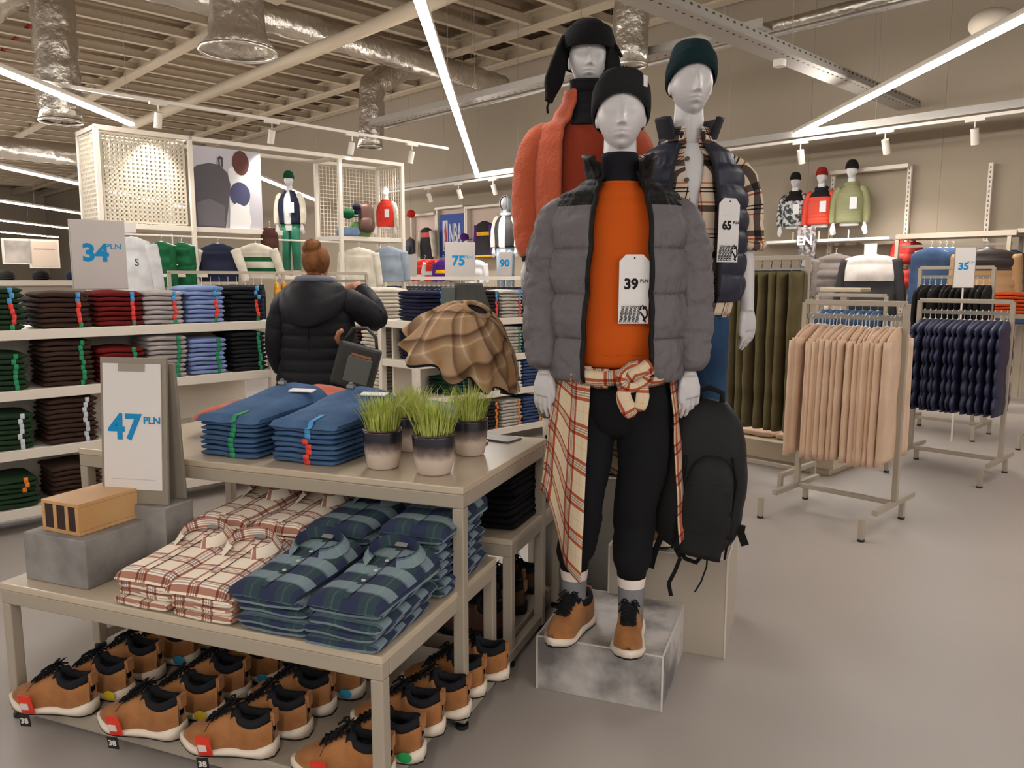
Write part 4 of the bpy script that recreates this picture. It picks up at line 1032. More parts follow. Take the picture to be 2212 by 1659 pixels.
# things on the right box
Mbrb = mat('brown_leather', (98, 66, 56), .5, bump=(20, .2))
def soft_pack(name, label, p, rz, w_, h_, d_, m, strap=True):
    tt = thing(name, label, 'backpack', p, rz); q = MB(); n = 16
    zz = [h_*i/n for i in range(n+1)]
    pr = [math.sqrt(max(.02, 1-((i/n-.5)*2)**6))*(1-.14*(i/n)**2) for i in range(n+1)]
    q.tube([(0, 0, z) for z in zz], [w_/2*k_ for k_ in pr], 28, ry=[d_/2*k_ for k_ in pr], disp=lambda i, k, a, v: 1/max(abs(math.cos(a))**2.6+abs(math.sin(a))**2.6, .1)**(1/2.6)*(1+.02*nz(a, i*.3)))
    build('pack_body', q, m, tt, smooth=True)
    q = MB(); q.tube([(0, -d_/2-.0, h_*.08), (0, -d_/2-.012, h_*.2), (0, -d_/2-.012, h_*.42), (0, -d_/2+.005, h_*.5)], [w_*.34, w_*.38, w_*.37, w_*.3], 20, ry=[.02, .03, .03, .02]); build('front_pocket', q, m, tt, smooth=True)
    q = MB(); q.tube([(-.03, 0, h_*.98), (-.02, 0, h_*1.06), (.02, 0, h_*1.06), (.03, 0, h_*.98)], .008, 8); build('handle', q, m, tt, smooth=True); return tt
soft_pack('backpack', 'brown backpack hanging in the right mesh box', onB(792, 505, GB-.02), R(ST-40), .24, .42, .14, Mbrb)
p = onB(752, 462, GB+.0); q = MB(); q.sphere((0, 0, 0), (.09, .09, .07), 18, 10); q.box((.08, -.03, -.03), (.1, .1, .012)); tag(build('cap', q, Mgreen, loc=p, rz=R(ST), smooth=True), 'green cap hanging left of the brown backpack', 'cap')
p = onB(770, 447, GB+.0); q = MB(); q.sphere((0, 0, 0), (.06, .06, .05), 18, 10); q.sphere((.0, 0, -.07), (.04, .04, .035), 14, 8); tag(build('pompom_hat', q, Mdkn, loc=p, smooth=True), 'small navy hat between the green cap and brown backpack', 'hat')
for i, (x, c_, lb) in enumerate(((752, (120, 146, 180), 'pale blue jeans folded in the right mesh box'), (778, (110, 150, 90), 'green printed shirt in the right mesh box'))):
    p = onB(x, 514 if i == 0 else 512, GB+.1); me = fold_mesh(.28, .26, .12 if i == 0 else .2, i, fabric('box%d' % i, c_)); o = bpy.data.objects.new('folded_shirt', me); C.objects.link(o); o.location = (p.x, p.y, 2.051); o.rotation_euler = (0, 0, R(ST-20)); tag(o, lb, 'shirt')

# ================================================================= BACK WALL: LEFT SPORTS SECTION
Mpink = mat('niche_back', (210, 190, 178), .7)
def niche(label, b0, b1, z0, z1, sub=True):
    tt = thing('wall_frame', label, 'wall frame', SP(AW-.04, (b0+b1)/2, 0), R(ST), 'white frames on the sports wall'); W_ = abs(b1-b0)
    q = MB(); q.box((.02, 0, (z0+z1)/2), (.02, W_-.02, z1-z0)); build('back_board', q, Mpink, tt)
    for y in (-W_/2, W_/2):
        q = MB(); q.box((-.04, y, (z0+z1)/2), (.12, .04, z1-z0)); build('upright', q, Mshelf, tt)
    q = MB(); q.box((-.06, 0, z1), (.2, W_, .045)); build('top_bar', q, Mshelf, tt); q = MB(); q.box((-.12, 0, z0), (.3, W_, .04)); build('shelf', q, Mshelf, tt); return tt
niche('white wall frame left of the blue logo banner', 14.8, 13.9, 1.5, 2.9); niche('white wall frame around the blue logo banner', 13.85, 12.9, 1.5, 3.0); niche('white wall frame around the purple hoodie', 12.85, 11.75, 1.95, 2.95)
bn = thing('banner', 'blue banner with large white letters and a player mark on the far wall', 'banner', SP(AW-.12, 13.35, 2.4), R(ST-90))
q = MB(); q.box((0, 0, 0), (.82, .02, .92)); build('banner_cloth', q, mat('banner_blue', (52, 78, 156), .6), bn)
q = MB(); q.box((-.22, -.012, -.0), (.17, .004, .66)); build('mark_panel', q, mat('banner_white', (214, 214, 220), .6), bn)
q = MB(); q.prism([(-.27, -.3), (-.2, -.05), (-.25, .1), (-.2, .3), (-.17, .1), (-.15, -.1), (-.22, -.3)], -.018, -.015); build('player_mark', q, mat('banner_red', (190, 60, 60), .6), bn)
text('banner_letters', 'NBA', .33, MATS['banner_white'], bn, (.12, -.013, 0), (PI/2, 0, 0), .008, .62).scale = (.62, 1.9, 1)
Mpurp = fabric('purple', (92, 44, 130)); Mgld = fabric('gold', (236, 180, 30)); Mredf = fabric('poppy_red', (216, 58, 48)); Mchar = fabric('charcoal2', (52, 50, 52))
hang1('purple_hoodie', 'purple and black hoodie with gold cuffs on the far wall', 'hoodie', 1046, 478, .5, .72, [Mchar, Mgld, Mpurp], a=10.9, rz=ST-90, stripes=((.2, .28), (.68, .75)), arm_out=.12)
hang1('printed_sweatshirt', 'dark sweatshirt with pale sleeves and a pink print on the far wall', 'sweatshirt', 921, 492, .44, .68, [Mchar, fabric('pink_print', (206, 96, 100)), Mivory], a=10.9, rz=ST-90, stripes=((.1, .2),), arm_out=.2)
hang1('red_shirt', 'red and white basketball shirt left of the 75 sign', 'shirt', 918, 560, .5, .42, [Mredf, Mwhite2, Mredf], a=9.6, rz=ST-70, stripes=((.3, .36),), arm_out=.4)
hang1('red_shirt', 'second red basketball shirt nearer the 75 sign', 'shirt', 938, 560, .42, .42, [Mredf, Mwhite2, Mwhite2], a=9.5, rz=ST-70, stripes=((.22, .3),), arm_out=.4)
hang1('purple_shirt', 'purple basketball shirt beside the red ones', 'shirt', 957, 560, .36, .42, [Mpurp, Mgld, Mpurp], a=9.5, rz=ST-70, stripes=((.2, .26),), arm_out=.2)
hang1('white_shirt', 'white shirt hanging right of the 75 sign on the far wall', 'shirt', 1030, 562, .36, .42, [Mwhite2], a=9.6, rz=ST-70, arm_out=.2)
p = onA(887, 545, 10.7); soft_pack('backpack', 'grey backpack on the far wall beside the printed sweatshirt', p+Vector((0, 0, -.05)), R(ST-90), .26, .36, .16, fabric('slate_bag', (84, 84, 94)))
p = onA(888, 462, 10.8); q = MB(); q.sphere((0, 0, 0), (.1, .1, .09), 16, 10); q.box((0, -.12, -.05), (.16, .12, .012)); tag(build('cap', q, Mredf, loc=p, rz=R(ST-90), smooth=True), 'red and black cap on the far wall above the grey backpack', 'cap')
p = onA(1003, 512, 10.8); q = MB(); q.sphere((0, 0, 0), (.1, .1, .08), 16, 10); q.box((.12, -.0, -.05), (.14, .12, .012)); tag(build('cap', q, Mpurp, loc=p, rz=R(ST-90), smooth=True), 'purple and gold cap beside the purple hoodie', 'cap')
# long rail in front of that wall, dark garments
rl = thing('clothes_rack', 'long pale rail with dark garments beyond the second shelf unit', 'rack', SP(7.6, 8.6), R(ST))
q = MB(); q.box((0, 0, 1.47), (.05, 4.6, .05)); build('top_bar', q, Mshelf, rl)
for y in (-2.25, 0, 2.25):
    q = MB(); q.box((0, y, .73), (.05, .05, 1.43)); build('post', q, Mshelf, rl)
    q = MB(); q.box((0, y, .02), (.6, .05, .04)); build('foot_bar', q, Mshelf, rl)
ng = [top_mesh(.44, .6, .035, True, s, [Mdkn], arm_out=.05) for s in range(2)]
ch = [top_mesh(.44, .6, .035, True, s, [Mchar], arm_out=.05) for s in range(2)]
for i in range(38):
    f_ = (i//7) % 2; hanging('dark_sweatshirt', ('navy' if f_ else 'charcoal')+' sweatshirt among those on the long pale rail', 'sweatshirt', SP(7.6, 6.5+i*.115, 1.35), R(ST)+rnd.uniform(-.15, .15), (ng if f_ else ch)[i % 2], ('navy' if f_ else 'charcoal')+' sweatshirts on the long rail')

# ================================================================= BACK WALL: RIGHT SECTION
wf = thing('wall_unit', 'white perforated wall frame with a shelf for the three jacket busts', 'wall unit', SP(AW-.05, 4.5, 0), R(ST))
def hole_strip(y, z0, z1, wd=.05):
    q = MB(); q.box((-.03, y, (z0+z1)/2), (.05, wd, z1-z0)); s_ = build('upright', q, Mshelf, wf)
    h = MB(); k = int((z1-z0)/.06)
    for i in range(k): h.box((-.0565, y, z0+(i+.5)*(z1-z0)/k), (.003, .014, .03))
    hh = build('slot', h, mat('slot_grey', (130, 122, 112), .8), s_); hh['kind'] = 'stuff'
hole_strip(3.97-4.5, 1.0, 2.93); hole_strip(4.99-4.5, 1.0, 2.93)
q = MB(); q.box((-.07, 4.48-4.5, 2.93), (.14, 1.04, .05)); build('top_bar', q, Mshelf, wf)
for (b0, b1) in ((5.05, 6.1), (4.0, 5.03)):
    q = MB(); q.box((-.28, (b0+b1)/2-4.5, 1.985), (.46, b1-b0, .035)); build('shelf', q, mat('shelf_bright', (240, 238, 232), .35), wf)
ws = thing('wall_strip', 'lone perforated white strip on the wall at the right', 'wall strip', SP(AW-.05, 3.02, 0), R(ST)); q = MB(); q.box((-.03, 0, 2.4), (.05, .05, .95)); build('upright', q, Mshelf, ws)
h = MB()
for i in range(16): h.box((-.0565, 0, 1.95+.058*i), (.003, .014, .03))
build('slot', h, MATS['slot_grey'], ws)['kind'] = 'stuff'
# greige wall hanging unit
wu = thing('wall_unit', 'greige wall unit with denim and tan jackets hanging at the right', 'wall unit', SP(10.6, 3.15, 0), R(ST))
for (c_, d_) in (((0, 0, 1.98), (.55, 1.3, .06)), ((-.25, .64, 1.0), (.04, .04, 2.0)), ((-.25, -.58, 1.0), (.04, .04, 2.0)), ((.25, .64, 1.0), (.04, .04, 2.0)), ((.25, -.58, 1.0), (.04, .04, 2.0)), ((-.2, 0, 1.86), (.02, 1.2, .03)), ((0, -1.0, 2.0), (.5, .7, .05))):
    q = MB(); q.box(c_, d_); build('shelf' if d_[1] > .5 else 'post', q, Mgrey, wu)
Mtanj = mat('tan_nylon', (176, 134, 90), .5, bump=(20, .4, .006)); Mdbr = mat('dark_brown_nylon', (52, 42, 40), .5)
dn = top_mesh(.42, .85, .06, False, 3, [Mdn2]); hanging('denim_jeans', 'mid-blue drawstring jeans hanging at the front of the wall unit', 'jeans', onA(2012, 535, 9.9), R(ST-70), dn)
for i in range(3): hanging('denim_jeans', 'blue jeans behind the drawstring pair', 'jeans', onA(2030+14*i, 535, 10.3), R(ST-70), dn, 'jeans in the wall unit')
pj = top_mesh(.62, .72, .11, True, 2, [Mtanj, Mdbr, Mtanj], yoke=.24, puff=.10, arm_out=.12); hanging('puffer_jacket', 'tan puffer jacket with a dark brown yoke in the wall unit', 'jacket', onA(2132, 535, 9.9), R(ST-70), pj)
for i in range(3): hanging('puffer_jacket', 'dark jacket behind the tan puffer', 'jacket', onA(2165+9*i, 540, 10.5), R(ST-60), top_mesh(.5, .7, .06, True, i, [Mdbr]) if i == 0 else dn, 'dark jackets behind the tan puffer')
gp = top_mesh(.5, .62, .10, True, 5, [fabric('warm_grey', (118, 108, 104)), Mdbr], puff=.14, arm_out=.1); hanging('puffer_jacket', 'grey puffer jacket hanging under the jacket busts', 'jacket', onA(1806, 548, 10.5), R(ST-80), gp)
hv = top_mesh(.66, .78, .12, True, 6, [Mchar, fabric('bone_white', (206, 196, 190)), Mchar], yoke=.34, arm_out=.25, sl_len=.6); hh = hanging('colour_block_jacket', 'bone white and charcoal jacket hanging below the shelf', 'jacket', onA(1882, 548, 10.3), R(ST-80), hv)
q = MB(); q.box((0, -.05, .06), (.15, .006, .13)); build('size_card', q, Mpap, hh)
Mredb = mat('red_bag', (186, 44, 34), .5)
for i, (x, y, s_) in enumerate(((1944, 572, .3), (1968, 572, .3), (1946, 622, .24), (1966, 622, .24))):
    soft_pack('belt_bag', 'red bag hanging beside the wall frame, %s' % ('upper left', 'upper right', 'lower left', 'lower right')[i], onA(x, y, 10.85)+Vector((0, 0, 0)), R(ST-90), s_*.95, s_, .12, Mredb)['category'] = 'bag'
st2 = thing('display_stand', 'narrow beige T-shaped stand under the grey puffer', 'stand', onA(1826, 0, 9.6).xy.to_3d()*0+Vector((*onA(1826, 620, 9.6).xy, 0)), R(ST))
zt2 = onA(1826, 626, 9.6).z; q = MB(); q.box((0, 0, zt2), (.3, .5, .05)); build('stand_top', q, mat('platform_beige', (186, 170, 146), .5), st2, bev=.01); q = MB(); q.box((0, 0, zt2/2), (.06, .08, zt2-.05)); build('post', q, Mgrey, st2)
# cupboard at the very right on the wall
q = MB(); q.box((0, 0, 2.32), (.1, .7, .5)); v = build('trim_1', q, Mwall, loc=SP(AW-.05, 2.3), rz=R(ST)); v['kind'] = 'structure'
for i in range(3):
    q = MB(); q.box((0, 0, 2.14+.2*i), (.1, .42, .17)); tag(build('wall_display_panel', q, mat('panel_grey', (128, 122, 112), .6), loc=SP(AW-.16, 2.22), rz=R(ST)), 'grey wall panel at the right edge, %s of three' % ('lowest', 'middle', 'highest')[i], 'panel')

# ================================================================= FAR LEFT OF THE STORE
def fposter(label, x0, x1, y0, y1, b, rgb, rgb2=None):
    pa, pb_, pc = onB(x0, y0, b), onB(x1, y0, b), onB(x0, y1, b); c_ = (pa+pb_)/2; W_ = (pb_-pa).xy.length; H2 = pa.z-pc.z
    tt = thing('poster', label, 'poster', (c_.x, c_.y, c_.z-H2/2), R(ST)); q = MB(); q.box((0, 0, 0), (W_, .05, H2)); build('poster_board', q, mat('far_poster%d' % x0, rgb, .6, var=(1.5, rgb2) if rgb2 else None), tt)
    q = MB(); q.box((0, .01, 0), (W_+.12, .03, H2+.12)); build('poster_frame', q, Mshelf, tt); return tt
fposter('grey landscape poster at the far left', 8, 62, 520, 566, 24, (130, 124, 118), (196, 186, 178))
fp = fposter('pale notice board at the far left', 66, 121, 522, 575, 24, (214, 194, 176)); q = MB(); q.box((0, -.027, .12), (.5, .004, .03)); build('notice_line', q, Mfr, fp)
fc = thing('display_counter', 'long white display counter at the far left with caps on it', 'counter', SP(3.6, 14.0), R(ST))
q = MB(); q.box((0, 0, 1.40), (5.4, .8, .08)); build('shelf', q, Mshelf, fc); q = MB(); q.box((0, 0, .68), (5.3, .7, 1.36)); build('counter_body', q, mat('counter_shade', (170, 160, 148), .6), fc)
for i in range(9):
    q = MB(); q.sphere((0, 0, 0), (.12, .12, .1), 14, 8); q.box((.1, -.06, -.03), (.14, .12, .014)); tag(build('cap', q, (Mblk2, Mchar, mat('cap_beige', (176, 140, 108), .8), Mdkn)[(i*3) % 4], loc=SP(1.4+i*.46, 13.85, 1.50), rz=R(ST-50), smooth=True), 'cap on the far left counter, %s from the left' % ('first', 'second', 'third', 'fourth', 'fifth', 'sixth', 'seventh', 'eighth', 'ninth')[i], 'cap', 'caps on the far counter')
# folded dark garments on a counter just behind the left shelves
bc = thing('display_counter', 'low counter behind the left shelves with dark folded clothes', 'counter', SP(1.6, 7.6), R(ST)); q = MB(); q.box((0, 0, .98), (2.6, .8, .05)); build('shelf', q, Mshelf, bc)
for (x, y) in ((-1.25, -.35), (1.25, -.35), (-1.25, .35), (1.25, .35)):
    q = MB(); q.box((x, y, .48), (.05, .05, .95)); build('leg', q, Mshelf, bc)
for i in range(6):
    cl = (Mdn2, Mblk2, Mchar, Mblk2, Mbeige, Mchar)[i]; lb = ('blue', 'black', 'charcoal', 'black', 'beige', 'charcoal')[i]+' clothes on the counter behind the left shelves, pile %s from the left' % ('first', 'second', 'third', 'fourth', 'fifth', 'sixth')[i]
    p = SP(.55+i*.4, 7.4, 1.006); stack('folded_shirt', lb, 'shirt', lb, p, R(ST), 7, .32, .3, .045, cl, None, dome=.03, jit=.02)
# ================================================================= MANNEQUINS
Mskin = mat('mannequin_white', (206, 202, 204), .38, bump=(6, .02), coat=.1)
def sstep(a, b, x):
    t = max(0, min(1, (x-a)/(b-a))); return t*t*(3-2*t)
def head_grid(q, c, s=1.0, nu=70, nv=80, nose=1.0):
    """mannequin head, face towards -y; c = centre"""
    def fn(u, v):
        t = PI*(.02+.96*u); a = 2*PI*v-PI/2; z = math.cos(t)*.117; r = math.sin(t)**(1.0-.22*sstep(0, -.6, math.cos(t)))
        dx, dy = math.cos(a), math.sin(a)        # dy=-1 is the face
        wx = .0800*r; wy = .096*r
        jaw = sstep(.0, -.115, z); wx *= 1-.27*jaw; 
        if dy > 0: wy *= 1-.34*jaw; wy *= 1+.05*sstep(-.05, .03, z)
        x = dx*wx; y = dy*wy
        if dy < 0:
            f = -dy*r; y = -abs(dy)*wy*(1-.02)
            y -= .010*jaw*f                                   # chin forward
            ax = abs(x)
            zz = z
            ridge = sstep(.035, -.042, zz)*(1 if zz > -.042 else math.exp(-((zz+.042)/.006)**2))
            n_ = math.exp(-(x/(.0085+.003*ridge))**2)                      # nose ridge
            y -= nose*(.004+.026*ridge)*n_*(1 if zz < .04 else math.exp(-((zz-.04)/.02)**2))
            y -= nose*.009*math.exp(-((ax-.010)/.006)**2-((zz+.041)/.007)**2)   # nostril wings
            y += .0105*math.exp(-((ax-.034)/.020)**2-((zz-.008)/.022)**2)        # eye sockets
            y -= .0*math.exp(-((ax-.032)/.020)**2-((zz-.038)/.008)**2)        # brow
            y -= .0105*math.exp(-(x/.021)**2-((zz+.062)/.0045)**2)              # upper lip
            y -= .012*math.exp(-(x/.018)**2-((zz+.074)/.0055)**2)              # lower lip
            y += .010*math.exp(-(x/.024)**2-((zz+.0675)/.0026)**2)             # mouth line
            y += .007*math.exp(-(x/.02)**2-((zz+.088)/.006)**2)
            y -= .006*math.exp(-(x/.017)**2-((zz+.106)/.010)**2)                # chin
        return (c[0]+x*s, c[1]+y*s, c[2]+z*s)
    vs = [fn((i-.02*nu+0)/nu*1.0 if 0 else i/nu, j/nv) for i in range(nu+1) for j in range(nv)]
    q.add(vs, [(i*nv+j, (i+1)*nv+j, (i+1)*nv+(j+1) % nv, i*nv+(j+1) % nv) for i in range(nu) for j in range(nv)]+[tuple(range(nv)), tuple(nu*nv+j for j in reversed(range(nv)))])
    pass
    for sg in (-1, 1):       # ears
        q.sphere((c[0]+sg*.0775*s, c[1]+.014*s, c[2]-.012*s), (.008*s, .016*s, .028*s), 12, 8)
def hand(q, w, sg, s=1.0, curl=.35, yaw=0.0):
    """hand hanging from the wrist w; sg=+1 is the body's +x side; back of the hand towards -y"""
    o = len(q.v)
    q.tube([(0, 0, .03), (0, 0, 0), (sg*.002, -.002, -.03), (sg*.004, -.004, -.06), (sg*.005, -.002, -.088)], [.025, .027, .037, .043, .040], 18, ry=[.021, .019, .017, .0155, .0135])
    fx = [-.031, -.0105, .0105, .031]; ln = [.072, .082, .076, .058] if sg > 0 else [.058, .076, .082, .072]
    ln = [.080, .090, .083, .066]
    for i in range(4):
        k = i; x = (-.031+.0207*i)*sg*-1*-1; x = sg*(-.031+.0207*i); L_ = ln[i]; sp = sg*(-.06+.04*i); th = curl*(.7+.12*i)
        p0 = Vector((x+sg*.004, -.002, -.078)); pts = [p0]; d = Vector((sp, 0, -1)).normalized(); ang = .05
        for seg_, fr in enumerate((.46, .30, .24)):
            ang += th*(.55, .75, .6)[seg_]; dd = Vector((sp, math.sin(ang), -math.cos(ang))).normalized(); p0 = p0+dd*L_*fr; pts.append(p0)
        q.tube([pts[0]+Vector((0, 0, .012))]+pts+[pts[-1]+(pts[-1]-pts[-2]).normalized()*.006], [.0092, .0094, .0088, .0080, .0070, .0035], 12)
    # thumb leaves the side of the palm near the wrist, on the body side (-x*sg)
    b0 = Vector((-sg*.022, .004, -.022)); q.tube([b0+Vector((sg*.01, 0, .01)), b0, b0+Vector((-sg*.018, -.006, -.026)), b0+Vector((-sg*.024, -.004, -.055)), b0+Vector((-sg*.022, .0, -.078)), b0+Vector((-sg*.019, .002, -.086))], [.013, .0145, .0118, .0098, .0085, .004], 12)
    q.xf(Matrix.Translation(w) @ Matrix.Rotation(yaw, 4, 'Z') @ Matrix.Rotation(-sg*.10, 4, 'Y') @ Matrix.Diagonal((s*.86, s, s*1.06, 1)), o)
def body(q, wl, wr, elb=(.232, .015), legs=True, hd=True, top=None, foot=True):
    """wl / wr wrist points; everything closed so that it can be fused"""
    if hd: head_grid(q, (0, -.012, 1.79))
    q.tube([(0, .02, 1.78), (0, .012, 1.70), (0, .008, 1.62), (0, .012, 1.54)], [.052, .0545, .058, .075], 24, ry=[.055, .056, .058, .068])
    q.tube([(0, 0, .84), (0, 0, .93), (0, 0, 1.08), (0, 0, 1.25), (0, 0, 1.40), (0, .005, 1.50), (0, .01, 1.545), (0, .01, 1.575)], [.15, .162, .138, .155, .165, .135, .09, .062], 28, ry=[.10, .105, .088, .105, .112, .10, .08, .06])
    for sg, w_ in ((-1, wl), (1, wr)):
        e = Vector((sg*elb[0], elb[1], 1.20)); s_ = Vector((sg*.160, .005, 1.440)); w_ = Vector(w_)
        q.tube([(sg*.09, .01, 1.455), s_, s_.lerp(e, .3), s_.lerp(e, .7), e, e.lerp(w_, .35), e.lerp(w_, .75), w_, w_+(w_-e)*.08], [.045, .050, .046, .042, .038, .039, .031, .0255, .024], 18)
    if legs:
        for sg in (-1, 1):
            q.tube([(sg*.085, 0, .92), (sg*.09, 0, .80), (sg*.095, 0, .62), (sg*.097, -.005, .52)], [.085, .082, .060, .045], 20)
def vest(q, zs, arc=None, disp=None, seg=64, m=0, mf=None):
    q.tube([(0, z[3] if len(z) > 3 else 0, z[0]) for z in zs], [z[1] for z in zs], seg, ry=[z[2] for z in zs], arc=arc, disp=disp, mf=mf, cap=False)
def interp(tab, z):
    """tab sorted ascending by first item -> tuple of the rest"""
    if z <= tab[0][0]: return tab[0][1:]
    for i in range(len(tab)-1):
        if z <= tab[i+1][0]:
            t = (z-tab[i][0])/(tab[i+1][0]-tab[i][0]); t = t*t*(3-2*t)
            return tuple(a+(b-a)*t for a, b in zip(tab[i][1:], tab[i+1][1:]))
    return tab[-1][1:]
def puffz(z, z0, sp, amp):
    ph = (z-z0)/sp % 1.0; return amp*(abs(math.sin(ph*PI))**.42-.6)
def crease(z, z0, sp, a, seed, amp=.016):
    ph = (z-z0)/sp % 1.0; near = math.exp(-(min(ph, 1-ph)/.28)**2)
    v = near*(abs(nz(a*10+seed, z*5, seed))*2.4-.5)+(1-near)*.6*(abs(nz(a*4+z*7+seed, z*13, seed+4))*2.2-.4)
    return amp*v+.012*nz(a*3, z*9, seed+4)
def shell(zlo, zhi, n, tab, arc, sp, z0, amp, seed, seg=84, mf=None, mats=None, name='quilted_body', parent=None, solid=.012, wr=.016, openf=None):
    """front-open quilted garment body; tab rows (z, rx, ry, cy)"""
    q = MB(); Z = [zlo+(zhi-zlo)*i/n for i in range(n+1)]; vs = []; uvs = []
    for i, z in enumerate(Z):
        rx, ry, cy = interp(tab, z); a0, a1 = arc(z)
        for k in range(seg+1):
            a = a0+(a1-a0)*k/seg; g = 1+puffz(z, z0, sp, amp)+crease(z, z0, sp, a, seed, wr)
            if i in (0,): g *= .97
            vs.append((rx*g*math.cos(a), cy+ry*g*math.sin(a), z)); uvs.append((a*rx, z))
    fs = [(i*(seg+1)+k, i*(seg+1)+k+1, (i+1)*(seg+1)+k+1, (i+1)*(seg+1)+k) for i in range(n) for k in range(seg)]
    ms = [mf(Z[i], k) if mf else 0 for i in range(n) for k in range(seg)]
    q.add(vs, fs, uvs, m=ms)
    return build(name, q, mats, parent, smooth=True, solid=solid)
def sleeve(path, rad, n, sp, amp, seed, mats, parent, name='sleeve', mf=None, wr=.03, seg=30, uvo=0, solid=0, ry=None):
    P = [Vector(p) for p in path]; pts = []; rr = []
    import itertools
    cum = [0]
    for i in range(len(P)-1): cum.append(cum[-1]+(P[i+1]-P[i]).length)
    T = cum[-1]
    for i in range(n+1):
        d = T*i/n; j = max(k for k in range(len(cum)) if cum[k] <= d+1e-9); j = min(j, len(P)-2); t = (d-cum[j])/max(1e-6, cum[j+1]-cum[j])
        # catmull-rom
        p0 = P[max(0, j-1)]; p1 = P[j]; p2 = P[j+1]; p3 = P[min(len(P)-1, j+2)]
        pts.append(.5*((2*p1)+(-p0+p2)*t+(2*p0-5*p1+4*p2-p3)*t*t+(-p0+3*p1-3*p2+p3)*t**3))
        rr.append(rad[j]+(rad[j+1]-rad[j])*t)
    def ds(i, k, a, v):
        g = 1+.05*nz(math.cos(a)*2+seed, math.sin(a)*2, i*.22)
        if amp:
            ph = (v/sp+.12*nz(a*.8, seed, v*3)) % 1.0; g += amp*(abs(math.sin(ph*PI))**.45-.6)+wr*math.exp(-(min(ph, 1-ph)/.3)**2)*(abs(nz(a*3.5, v*14, seed))*2-.4)+wr*.5*(abs(nz(math.cos(a)*2, math.sin(a)*2+seed, v*26))*2-.4)
        else: g += wr*nz(math.cos(a)*2.5+seed, math.sin(a)*2.5, v*16)*1.5+wr*.8*nz(math.cos(a)*1.2, seed, v*38)
        return g
    q = MB(); q.tube(pts, rr, seg, disp=ds, mf=mf, cap=True, ry=ry)
    return build(name, q, mats, parent, smooth=True), pts
def beanie(parent, m, c=(0, -.008, 1.79), zlow=1.838, cuff=.062, top=1.94, rib=True, slouch=0.0, tilt=.0, label=None, lab=None, name='beanie', drop=.115):
    q = MB(); n = 26; seg = 120; zs = []; R0 = 1.0
    def ds(i, k, a, v): return 1+(.013*math.cos(k*PI) if rib else .004*nz(a*20, i)) 
    # crown
    cz0 = zlow+cuff*.4; rows = []
    for i in range(n+1):
        t = i/n; z = cz0+(top-cz0)*math.sin(t*PI/2); r = math.cos(t*PI/2)**.62 if t < 1 else .001
        rows.append((z, .0895*max(r, .01), .106*max(r, .01)))
    q.tube([(c[0], c[1]+slouch*(z-cz0), z) for z, _, _ in rows], [x for _, x, _ in rows], seg, ry=[y for _, _, y in rows], disp=ds)
    # turned-up cuff, as a bulged band; lower at the back and over the ears
    rows = [(-.0, .0875, .103), (.004, .0955, .112), (cuff*.35, .0975, .114), (cuff*.8, .0965, .113), (cuff, .0945, .111), (cuff*.98, .088, .104)]
    o = len(q.v); q.tube([(c[0], c[1], zlow+z) for z, _, _ in rows], [x for _, x, _ in rows], seg, ry=[y for _, _, y in rows], disp=ds, cap=False)
    def drp(y): return drop*max(0, ((y-c[1])/.11+1.02)/2)**.85
    for i in range(o, len(q.v)):
        x, y, z = q.v[i]; q.v[i] = (x, y, z-drp(y))
    for i in range(0, o):
        x, y, z = q.v[i]; q.v[i] = (x, y, z-drp(y)*(1-sstep(cz0, cz0+(top-cz0)*.9, z)))
    if tilt: q.xf(Matrix.Translation(c) @ Matrix.Rotation(tilt, 4, 'X') @ Matrix.Translation((-c[0], -c[1], -c[2])))
    b = build(name, q, m, parent, smooth=True)
    if lab:
        k = MB(); k.box((.072, -.083, zlow+cuff*.45), (.020, .004, .034), rz=.80, rx=0); build('hat_label', k, mat('hat_label_white', (222, 222, 224), .6), b)
    return b
def chains_shirtband(): pass
Mcardw = mat('tag_card', (228, 224, 224), .55)
def price_tag(parent, loc, w_, h_, fig, sz, rz=0.0, tilt=0.0, hidden=None):
    """hanging card with cut corners, figure and a strip of slanted TRENDING lines"""
    q = MB(); c = w_*.22; hw = w_/2
    q.prism([(-hw, 0), (hw, 0), (hw, h_-c), (hw-c, h_), (-hw+c, h_), (-hw, h_-c)], 0, .003)
    t = build('price_tag', q, Mcardw, parent, loc=loc, rz=(tilt, 0, rz))
    q = MB(); q.cyl((0, -.0005, h_*.95), (0, -.001, h_*.95), w_*.03, 10); build('tag_hole', q, Mprint, t)
    text('price_figures', fig, sz, Mprint, t, (-w_*.10, -.0008, h_*.57), (PI/2, 0, 0), sz*.04)
    text('currency', 'PLN', sz*.33, Mprint, t, (w_*.33, -.0008, h_*.62), (PI/2, 0, 0), .0002, 1.0)
    q = MB(); q.box((-.0, -.0004, h_*.725), (w_*.62, .0008, .0008)); build('tag_rule', q, mat('print_faint', (190, 190, 190), .7), t)
    q = MB(); q.box((0, -.0004, h_*.285), (w_*.96, .0008, .0008)); build('tag_rule', q, MATS['print_faint'], t)
    for i in range(5):
        text('tag_lettering', 'TRENDING', h_*.068, Mprint, t, (-hw+w_*(.12+.135*i), -.0008, h_*.135), (PI/2, -PI/2+.12, 0), .0004, 1.0, shear=.2).scale = (.74, .9, 1)
    q = MB()
    for (a, b) in (((.28, .27), (.44, .20)), ((.30, .21), (.42, .25)), ((.22, .17), (.34, .10)), ((.44, .2), (.46, .12)), ((.32, .04), (.46, .12)), ((.25, .26), (.22, .2)), ((.4, .02), (.34, .1))):
        q.bar((a[0]*w_, -.0008, a[1]*h_), (b[0]*w_, -.0008, b[1]*h_), w_*.055, .0016, up=(0, 1, 0))
    build('tag_graphic', q, Mprint, t); return t
